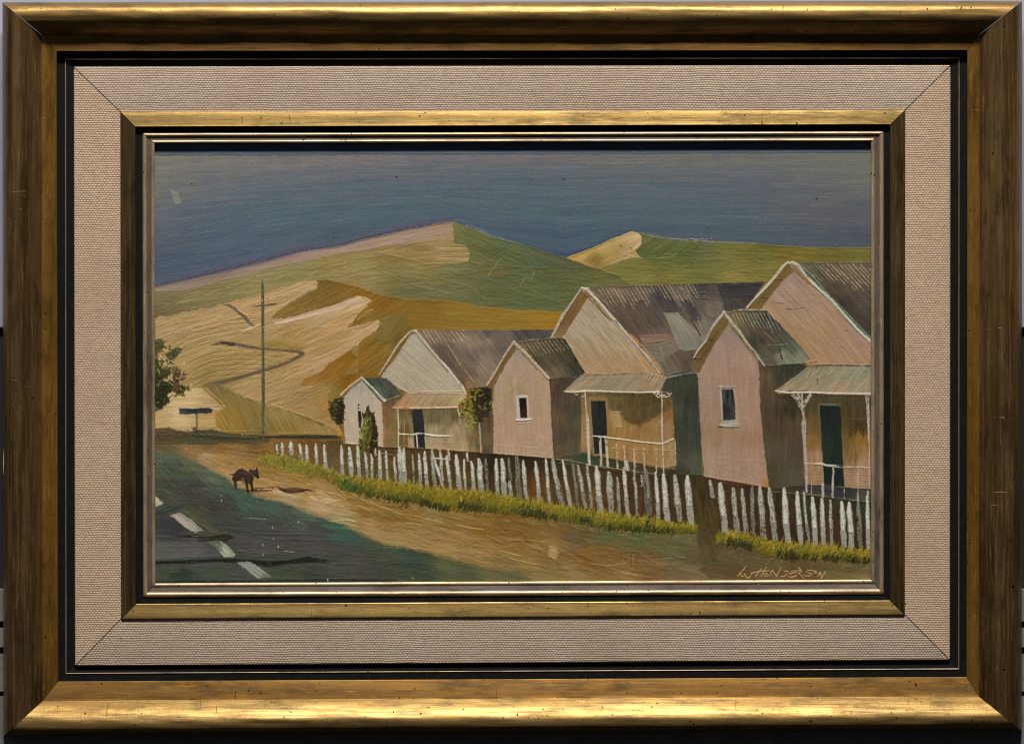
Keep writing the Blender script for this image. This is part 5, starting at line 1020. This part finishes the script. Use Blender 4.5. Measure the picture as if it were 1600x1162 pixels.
def black_mat(name):
    g = N(name); co = g.n('ShaderNodeTexCoord').outputs['Object']
    n = g.noise(co, 220, 4, 0.6)
    g.l(g.mix(g.ramp(n, [(0.4, 0.0), (0.75, 1.0)]), (0.0025, 0.0028, 0.0030), (0.0065, 0.0068, 0.0068)), g.b.inputs['Base Color'])
    g.set(Roughness=0.62)
    g.b.inputs['Specular IOR Level'].default_value = 0.12
    g.bump(n, 0.3, 0.0003)
    return g.m


def linen_mat(name, seed, tint, cxa=0.35, cza=0.5):
    """Plain-weave linen: dashes of weft over a fine warp, slubs, stains."""
    g = N(name)
    co = g.n('ShaderNodeTexCoord').outputs['Object']
    wob = g.noise(g.map(co, (1, 1, 1), (seed, 0, 0)), 60, 2, 0.5)
    wob2 = g.noise(g.map(co, (1, 1, 1), (seed, 4, 0)), 190, 2, 0.5)
    sx = g.n('ShaderNodeSeparateXYZ'); g.l(co, sx.inputs[0])
    wv = 2 * math.pi
    pitch_z, pitch_x = 3.5 * PX, 4.8 * PX
    z = g.math('ADD', g.math('DIVIDE', sx.outputs[2], pitch_z), g.math('MULTIPLY', wob, 1.0))
    x = g.math('ADD', g.math('DIVIDE', sx.outputs[0], pitch_x), g.math('MULTIPLY', wob2, 1.1))
    row = g.math('FLOOR', z)
    xs = g.math('ADD', x, g.math('MULTIPLY', row, 0.5))
    cz = g.math('COSINE', g.math('MULTIPLY', z, wv))            # thread profile across the weft
    cx = g.math('COSINE', g.math('MULTIPLY', xs, wv))
    dash = g.noise(g.map(co, (310, 60, 700), (seed, 3, 2)), 1.0, 2, 0.7)
    slub = g.noise(g.map(co, (60, 60, 900), (seed, 1, 2)), 1.0, 3, 0.6)
    slubv = g.noise(g.map(co, (700, 60, 70), (seed, 5, 2)), 1.0, 3, 0.6)
    fuzz = g.noise(co, 1500, 2, 0.6)
    blot = g.noise(g.map(co, (1, 1, 1), (seed, 8, 1)), 9, 4, 0.6)
    h = g.math('SUBTRACT', g.math('MULTIPLY', cx, cxa), g.math('MULTIPLY', cz, cza))
    h = g.math('ADD', h, g.math('MULTIPLY', g.math('SUBTRACT', dash, 0.5), 1.9))
    h = g.math('ADD', h, g.math('MULTIPLY', g.math('SUBTRACT', slub, 0.5), 1.1))
    h = g.math('ADD', h, g.math('MULTIPLY', g.math('SUBTRACT', fuzz, 0.5), 1.5))
    hn = g.math('MULTIPLY_ADD', h, 0.36, 0.5)
    c = g.ramp(hn, [(0.06, tuple(q * 0.34 for q in tint)), (0.42, tuple(q * 0.80 for q in tint)), (0.62, tint), (0.95, tuple(min(1, q * 1.28) for q in tint))])
    c = g.mix(g.math('MULTIPLY', g.ramp(blot, [(0.42, 0.0), (0.7, 1.0)]), 0.35), c, (0.30, 0.20, 0.125))
    c = g.mix(g.math('MULTIPLY', g.ramp(slubv, [(0.6, 0.0), (0.72, 1.0)]), 0.3), c, tuple(q * 0.6 for q in tint))
    vor = g.n('ShaderNodeTexVoronoi'); vor.inputs['Scale'].default_value = 22
    g.l(g.map(co, (1, 1, 1), (seed, 5, 2)), vor.inputs['Vector'])
    c = g.mix(g.math('MULTIPLY', g.ramp(vor.outputs['Distance'], [(0.012, 1.0), (0.03, 0.0)]), 0.75), c, (0.06, 0.04, 0.03))
    g.l(c, g.b.inputs['Base Color'])
    g.set(Roughness=0.95); g.b.inputs['Specular IOR Level'].default_value = 0.1
    g.bump(h, 0.6, 0.0002)
    return g.m


# ---------------------------------------------------------------- what is seen behind the frame
def wall_mat(name, c1, c2, scale):
    g = N(name); co = g.n('ShaderNodeTexCoord').outputs['Object']
    n = g.noise(co, scale, 5, 0.65)
    g.l(g.mix(n, c1, c2), g.b.inputs['Base Color']); g.set(Roughness=0.9); g.bump(n, 0.4, 0.002)
    return g.m


def box(x0, x1, y0, y1, z0, z1):
    v = [(x, y, z) for x in (x0, x1) for y in (y0, y1) for z in (z0, z1)]
    f = [(0, 1, 3, 2), (4, 6, 7, 5), (0, 4, 5, 1), (2, 3, 7, 6), (0, 2, 6, 4), (1, 5, 7, 3)]
    return v, f


zc = lambda py: (581 - py) * PX
v, f = box(-1.2, 1.2, 0.045, 0.075, zc(509), 0.9)
o = mesh_obj('wall', v, f, wall_mat('pale_wall_plaster', (0.36, 0.37, 0.45), (0.30, 0.31, 0.37), 30)); o['kind'] = 'structure'
v, f = box(-1.2, 1.2, 0.050, 0.075, -0.9, zc(509) - 0.001)
o = mesh_obj('dark_wall', v, f, wall_mat('dark_wall_paint', (0.010, 0.012, 0.014), (0.018, 0.018, 0.02), 30)); o['kind'] = 'structure'
PLANKS = [(926, 975, 'uppermost weathered grey plank showing beside the frame'), (986, 1016, 'narrow grey plank between two black gaps'), (1027, 1086, 'wide grey plank near the bottom corner'), (1094, 1180, 'lowest grey plank under the bottom of the frame')]
pm = wall_mat('grey_weathered_wood', (0.07, 0.068, 0.066), (0.27, 0.26, 0.25), 60)
for (a, b, lab) in PLANKS:
    v, f = box(-0.9, 0.9, 0.030, 0.0485, zc(b), zc(a))
    o = mesh_obj('plank', v, f, pm); o['label'] = lab; o['category'] = 'plank'; o['group'] = 'grey planks behind the frame'

# ---------------------------------------------------------------- the frame
frame = empty('picture_frame', 'worn gold frame with a black inner channel and a linen slip', 'frame', P(800, 1147, -20))
FO = frame.location


def add(o):
    o.location = -FO
    return o


RINGS = {                       # corner marks TL, TR, BR, BL of the mitred lines of the frame
    'out': [(4, 4), (1597, 2), (1596.5, 1141), (5.5, 1150)],
    'brk': [(65, 55), (1531, 54), (1530, 1088), (66, 1095)],
    'lip': [(88.5, 80.5), (1511.5, 79), (1510, 1057), (91, 1064)],
    'lin': [(102.5, 93), (1498.5, 91), (1498, 1044.5), (103, 1051.5)],
    'clo': [(115.5, 105), (1485, 102.5), (1484, 1030), (117.5, 1039.5)],
    'cli': [(188, 175), (1414.5, 172.3), (1413.8, 960), (189, 966.5)],
    'gin': [(211.5, 198.7), (1391, 195), (1390.5, 937.5), (212.5, 943)],
    'rid': [(222.5, 207.8), (1381, 205), (1381, 928), (223.5, 932.7)],
    'sig': [(241.5, 224), (1361, 221), (1361, 905), (243, 910.8)],
}


def ring_at(a, b, t, h):
    A, B = RINGS[a], RINGS[b]
    return [P(A[i][0] + (B[i][0] - A[i][0]) * t, A[i][1] + (B[i][1] - A[i][1]) * t, h) for i in range(4)]


def rails(name, prof, mats, parent, gap=0.25, labels=None, cuts=1, smooth=True, wear=0.0, sharp=None):
    """Four mitred lengths of one moulding; prof = [(ringA, ringB, t, h)]."""
    rings = [ring_at(*q) for q in prof]
    out = []
    for s in range(4):                       # 0 top, 1 right, 2 bottom, 3 left
        vs, fs = [], []
        n = cuts + 1
        for ri, r in enumerate(rings):
            a = np.array(r[s]); b = np.array(r[(s + 1) % 4])
            d = b - a; L = np.linalg.norm(d); u = d / L
            a = a + u * gap * PX; b = b - u * gap * PX
            for k in range(n):
                t = k / cuts
                p = a + (b - a) * t
                if wear and 0 < ri < len(rings) - 1:
                    w_ = wear * PX * float(vnoise(np.array([t * L / PX / 40 + s * 31]), np.array([ri * 0.3]), 5)[0])
                    p = p + np.array((0, -w_, 0))
                vs.append(tuple(p))
        m = len(rings)
        for i in range(m - 1):
            for k in range(cuts):
                q0 = i * n + k
                fs.append((q0, q0 + n, q0 + n + 1, q0 + 1))
        fs.append(tuple(i * n for i in range(m)))
        fs.append(tuple((i * n + cuts) for i in range(m))[::-1])
        fs.append((0, cuts, (m - 1) * n + cuts, (m - 1) * n) if True else None)
        o = mesh_obj(name, vs, fs, mats[s % 2], parent, False, labels[s] if labels else None)
        me = o.data
        if smooth:
            fl = [True] * (len(me.polygons) - 3) + [False] * 3
            me.polygons.foreach_set('use_smooth', fl)
            me.set_sharp_from_angle(angle=math.radians(28))
        add(o); out.append(o)
    return out


GB, GD, GO = (0.37, 0.24, 0.092), (0.19, 0.12, 0.042), (0.27, 0.14, 0.04)
gx_ = gold_mat('bronze_leaf_across', 'X', (0.31, 0.20, 0.066), (0.16, 0.10, 0.03), GO, rough=0.33, aniso=0.55); gz_ = gold_mat('bronze_leaf_upright', 'Z', (0.36, 0.215, 0.085), (0.10, 0.058, 0.022), (0.25, 0.125, 0.036), rough=0.33, aniso=0.6, wear=0.7)
FB, FD, FOo = (0.29, 0.150, 0.026), (0.15, 0.072, 0.013), (0.23, 0.095, 0.016)
fx_ = gold_mat('rubbed_orange_leaf_across', 'X', FB, FD, FOo, rough=0.42, metal=0.7); fz_ = gold_mat('rubbed_orange_leaf_upright', 'Z', tuple(q * 1.3 for q in FB), tuple(q * 1.3 for q in FD), FOo, rough=0.42, metal=0.7)
blk = black_mat('black_lacquer')
prof = [('out', 'brk', 0.0, -60), ('out', 'brk', 0.0, 4), ('out', 'brk', 0.012, 8)]
for i in range(0, 25):
    t = i / 24.0
    if t < 0.38:
        v = (0.38 - t) / 0.38
        hh = 10 + 42 * max(0.0, 1 - v ** 3) ** (1 / 3.0)
    else:
        hh = 52 - 24 * ((t - 0.38) / 0.62) ** 1.65
    prof.append(('out', 'brk', 0.015 + 0.985 * t, hh))
hb = prof[-1][3]
outer = rails('outer_moulding', prof, (gx_, gz_), frame, cuts=60, wear=0.8,
              labels=['top length of gold moulding, bright along its upper edge', 'right length of gold moulding, dark brown with a chipped edge', 'bottom length of gold moulding, the brightest', 'left length of gold moulding, olive brown'])
fac = [('brk', 'lip', 0.0, hb - 1.0), ('brk', 'lip', 0.03, hb - 1.6)]
for i in range(1, 8):
    t = i / 7.0
    fac.append(('brk', 'lip', 0.03 + 0.94 * t, hb - 1.6 - 2.4 * t + 0.5 * math.sin(math.pi * t)))
fac.append(('brk', 'lip', 1.0, hb - 5.0)); fac.append(('brk', 'lip', 1.0, 2))
rails('inner_cove', fac, (fx_, fz_), frame, cuts=60, wear=0.4, labels=['orange brown cove along the top'] + ['orange brown cove along the right side', 'warm gold cove along the bottom', 'orange brown cove along the left side'])
ch = [('lip', 'lin', 0.0, 12), ('lip', 'lin', 0.15, 11.2), ('lip', 'lin', 0.75, 11.0), ('lip', 'lin', 0.92, 11.4)]
rails('black_channel', ch, (blk, blk), frame, cuts=2)
ch = [('lin', 'clo', 0.06, 11.0), ('lin', 'clo', 0.5, 9.4), ('lin', 'clo', 1.05, 8.6)]
rails('black_channel', ch, (blk, blk), frame, cuts=2)
BG = (0.50, 0.37, 0.22)
bx_ = gold_mat('pale_gilt_line_across', 'X', BG, (0.38, 0.27, 0.15), (0.44, 0.31, 0.18), rough=0.35, aniso=0.4, metal=0.55, wear=0.2)
bz_ = gold_mat('pale_gilt_line_upright', 'Z', BG, (0.38, 0.27, 0.15), (0.44, 0.31, 0.18), rough=0.35, aniso=0.4, metal=0.55, wear=0.2)
ln = [('lip', 'lin', 0.92, 10.5), ('lip', 'lin', 0.95, 12.4), ('lip', 'lin', 1.0, 12.9), ('lin', 'clo', 0.04, 12.4), ('lin', 'clo', 0.07, 10.5)]
rails('gilt_line', ln, (bx_, bz_), frame, cuts=2)
# linen slip
lx_ = linen_mat('linen_across', 3, (0.45, 0.345, 0.26), 0.7, 0.85); lz_ = linen_mat('linen_upright', 11, (0.50, 0.355, 0.245), 0.75, 0.8)  # across tint greyer: the cooler light on those lengths is in the colour
lp = [('clo', 'cli', -0.01, 4), ('clo', 'cli', 0.0, 14.2), ('clo', 'cli', 0.015, 15.2), ('clo', 'cli', 0.06, 15.6), ('clo', 'cli', 1.0, 13.0), ('clo', 'cli', 1.02, 6)]
rails('linen_slip', lp, (lx_, lz_), frame, gap=0.9, cuts=8, labels=['top length of linen, slightly greyer', 'right length of linen, pinkish beige', 'bottom length of linen with a blue ink spot', 'left length of linen, pinkish beige'])
# inner gilt fillet
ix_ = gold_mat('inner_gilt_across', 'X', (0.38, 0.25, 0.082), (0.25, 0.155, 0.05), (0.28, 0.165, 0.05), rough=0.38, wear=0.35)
iz_ = gold_mat('inner_gilt_upright', 'Z', (0.26, 0.165, 0.07), (0.14, 0.09, 0.036), (0.17, 0.10, 0.036), rough=0.42, wear=0.5)  # darker copy: the dimmer reflection of the side lengths is in the colour
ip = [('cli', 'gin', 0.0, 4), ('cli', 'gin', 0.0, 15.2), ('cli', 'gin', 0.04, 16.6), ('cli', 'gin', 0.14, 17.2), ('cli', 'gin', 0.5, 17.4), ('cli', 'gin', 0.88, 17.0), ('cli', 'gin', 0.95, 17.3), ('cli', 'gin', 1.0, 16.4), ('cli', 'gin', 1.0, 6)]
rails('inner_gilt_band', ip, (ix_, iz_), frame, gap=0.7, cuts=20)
rails('black_groove', [('gin', 'rid', 0.0, 10), ('gin', 'rid', 0.2, 9.0), ('gin', 'rid', 1.0, 9.0)], (blk, blk), frame, cuts=2)
dk = gold_mat('dull_groove_across', 'X', (0.17, 0.13, 0.105), (0.10, 0.075, 0.055), (0.14, 0.1, 0.08), rough=0.5, metal=0.35, wear=0.2)
dz = gold_mat('dull_groove_upright', 'Z', (0.17, 0.13, 0.105), (0.10, 0.075, 0.055), (0.14, 0.1, 0.08), rough=0.5, metal=0.35, wear=0.2)


def bead(a, b, t0, t1, h0, hh):
    q = [(a, b, t0, h0 - 4), (a, b, t0 + 0.001, h0)]
    for i in range(1, 8):
        t = i / 8.0
        q.append((a, b, t0 + (t1 - t0) * t, h0 + hh * math.sin(math.pi * t) ** 0.7))
    q += [(a, b, t1, h0)]
    return q


rails('gilt_bead', bead('rid', 'sig', 0.0, 0.36, 9.5, 3.2), (bx_, bz_), frame, gap=0.6, cuts=12, labels=['outer thin gilt bead'] * 4)
rails('sight_groove', [('rid', 'sig', 0.36, 9.5), ('rid', 'sig', 0.46, 8.2), ('rid', 'sig', 0.66, 8.2), ('rid', 'sig', 0.70, 9.0)], (dk, dz), frame, gap=0.6, cuts=4)
sb = bead('rid', 'sig', 0.70, 1.0, 8.2, 1.9)
sb.append(('rid', 'sig', 1.0, 1.2))
rails('gilt_bead', sb, (bx_, bz_), frame, gap=0.6, cuts=12, labels=['sight edge bead next to the painting'] * 4)

# worn spots: a chip of bare gesso on the right edge, rubbed mitres
gesso = N('bare_gesso'); co = gesso.n('ShaderNodeTexCoord').outputs['Object']; nn = gesso.noise(co, 500, 3, 0.6)
gesso.l(gesso.mix(nn, (0.72, 0.60, 0.34), (0.50, 0.44, 0.14)), gesso.b.inputs['Base Color']); gesso.set(Roughness=0.8); gesso = gesso.m


def chip(pts, h, parent, label=None):
    vs = [P(x, y, h) for x, y in pts] + [P(x, y, h - 3) for x, y in pts]
    n = len(pts)
    fs = [tuple(range(n))[::-1], tuple(range(n, 2 * n))] + [(i, (i + 1) % n, n + (i + 1) % n, n + i) for i in range(n)]
    o = mesh_obj('chip', vs, fs, gesso, None, False, label)
    add(o); o.location = (0, 0, 0) if False else o.location
    o.parent = parent; o.location = -(FO + parent.location)
    return o


for q, h, s, lab in [([(1588, 842), (1589, 855), (1590.5, 862), (1590.5, 876), (1590, 893), (1588.5, 906), (1588, 899), (1584.6, 893), (1585.5, 882), (1587, 872), (1586.2, 862), (1587.4, 855)], 23.5, 1, 'cream chip of bare gesso'),
                     ([(1576, 1119), (1583, 1126), (1591, 1133), (1594, 1138), (1590, 1139), (1583, 1133), (1578, 1127)], 21, 2, 'bare corner rubbed pale'),
                     ([(5.0, 742), (5.3, 700), (6.1, 722)], 12, 3, None),
                     ([(13, 20), (17, 22.4), (23, 28), (19, 25.5)], 33, 0, None)]:
    for c in outer[s:s + 1]:
        chip(q, h, c, lab)

# ---------------------------------------------------------------- the painting
paint()
painting = empty('oil_painting', 'oil painting of three white cottages, a picket fence and bare hills', 'painting', P(800, 905, -4))
PO = painting.location
pm_ = N('oil_paint')
at = pm_.n('ShaderNodeAttribute', attribute_name='paint')
pm_.l(at.outputs['Color'], pm_.b.inputs['Base Color'])
co = pm_.n('ShaderNodeTexCoord').outputs['Object']
pm_.l(pm_.math('MULTIPLY_ADD', pm_.noise(co, 60, 3, 0.6), 0.25, 0.34), pm_.b.inputs['Roughness'])
pm_.b.inputs['Specular IOR Level'].default_value = 0.122
RELIEF = 1.5
GXX, GYY = np.meshgrid(gx, gy)
VX = (GXX - 800) * PX; VZ = (581 - GYY) * PX; VY = -HGT * RELIEF * PX - 0.3 * PX
ty, tx = np.gradient(HGT * RELIEF * PX, 1 / S * PX)
NX, NZ = -tx, ty
nl = np.sqrt(NX ** 2 + NZ ** 2 + 1)
NRM = np.stack([NX / nl, -1 / nl, NZ / nl], -1).astype(np.float32)
LIN = np.where(COL <= 0.04045, COL / 12.92, ((COL + 0.055) / 1.055) ** 2.4) * ALB
LIN = np.concatenate([LIN, np.ones(LIN.shape[:2] + (1,), LIN.dtype)], -1).astype(np.float32)
cid = PID[:-1, :-1].copy(); cid[cid == 0] = 1
OBJ = {0: painting}
flat = cid.ravel(); order = np.argsort(flat, kind='stable'); srt = flat[order]
for k in range(1, len(PARTS)):
    name, par, lab = PARTS[k]
    lo, hi = np.searchsorted(srt, k), np.searchsorted(srt, k + 1)
    parent = OBJ.get(par)
    if hi - lo < 3:
        if any(p and p[1] == k for p in PARTS[1:]) or False:
            o = bpy.data.objects.new(name, None); link(o, parent); OBJ[k] = o
        continue
    cells = order[lo:hi]
    cy, cx = cells // (NW - 1), cells % (NW - 1)
    v00 = cy * NW + cx
    quad = np.stack([v00, v00 + NW, v00 + NW + 1, v00 + 1], 1)
    uni, inv = np.unique(quad, return_inverse=True); inv = inv.reshape(quad.shape)
    co_ = np.stack([VX.ravel()[uni] - PO[0], VY.ravel()[uni] - PO[1], VZ.ravel()[uni] - PO[2]], 1).astype(np.float32)
    me = bpy.data.meshes.new(name)
    me.vertices.add(len(uni)); me.vertices.foreach_set('co', co_.ravel())
    me.loops.add(inv.size); me.loops.foreach_set('vertex_index', inv.ravel().astype(np.int32))
    me.polygons.add(len(quad)); me.polygons.foreach_set('loop_start', np.arange(0, inv.size, 4, dtype=np.int32))
    me.polygons.foreach_set('use_smooth', np.ones(len(quad), bool))
    me.update(calc_edges=True)
    ca = me.color_attributes.new('paint', 'FLOAT_COLOR', 'POINT')
    ca.data.foreach_set('color', LIN.reshape(-1, 4)[uni].ravel())
    me.normals_split_custom_set_from_vertices(NRM.reshape(-1, 3)[uni].tolist())
    me.materials.append(pm_.m)
    o = bpy.data.objects.new(name, me); link(o, parent)
    if lab:
        o['label'] = lab
    OBJ[k] = o
v, f = box((X0 - 800) * PX, (X1 - 800) * PX, 0.0006, 0.004, (581 - Y1) * PX, (581 - Y0) * PX)
board = N('hardboard'); co = board.n('ShaderNodeTexCoord').outputs['Object']
board.l(board.mix(board.noise(co, 200, 3, 0.6), (0.16, 0.09, 0.045), (0.22, 0.13, 0.07)), board.b.inputs['Base Color']); board.set(Roughness=0.85)
v = [(a - PO[0], b - PO[1], c - PO[2]) for a, b, c in v]
mesh_obj('board', v, f, board.m, painting)
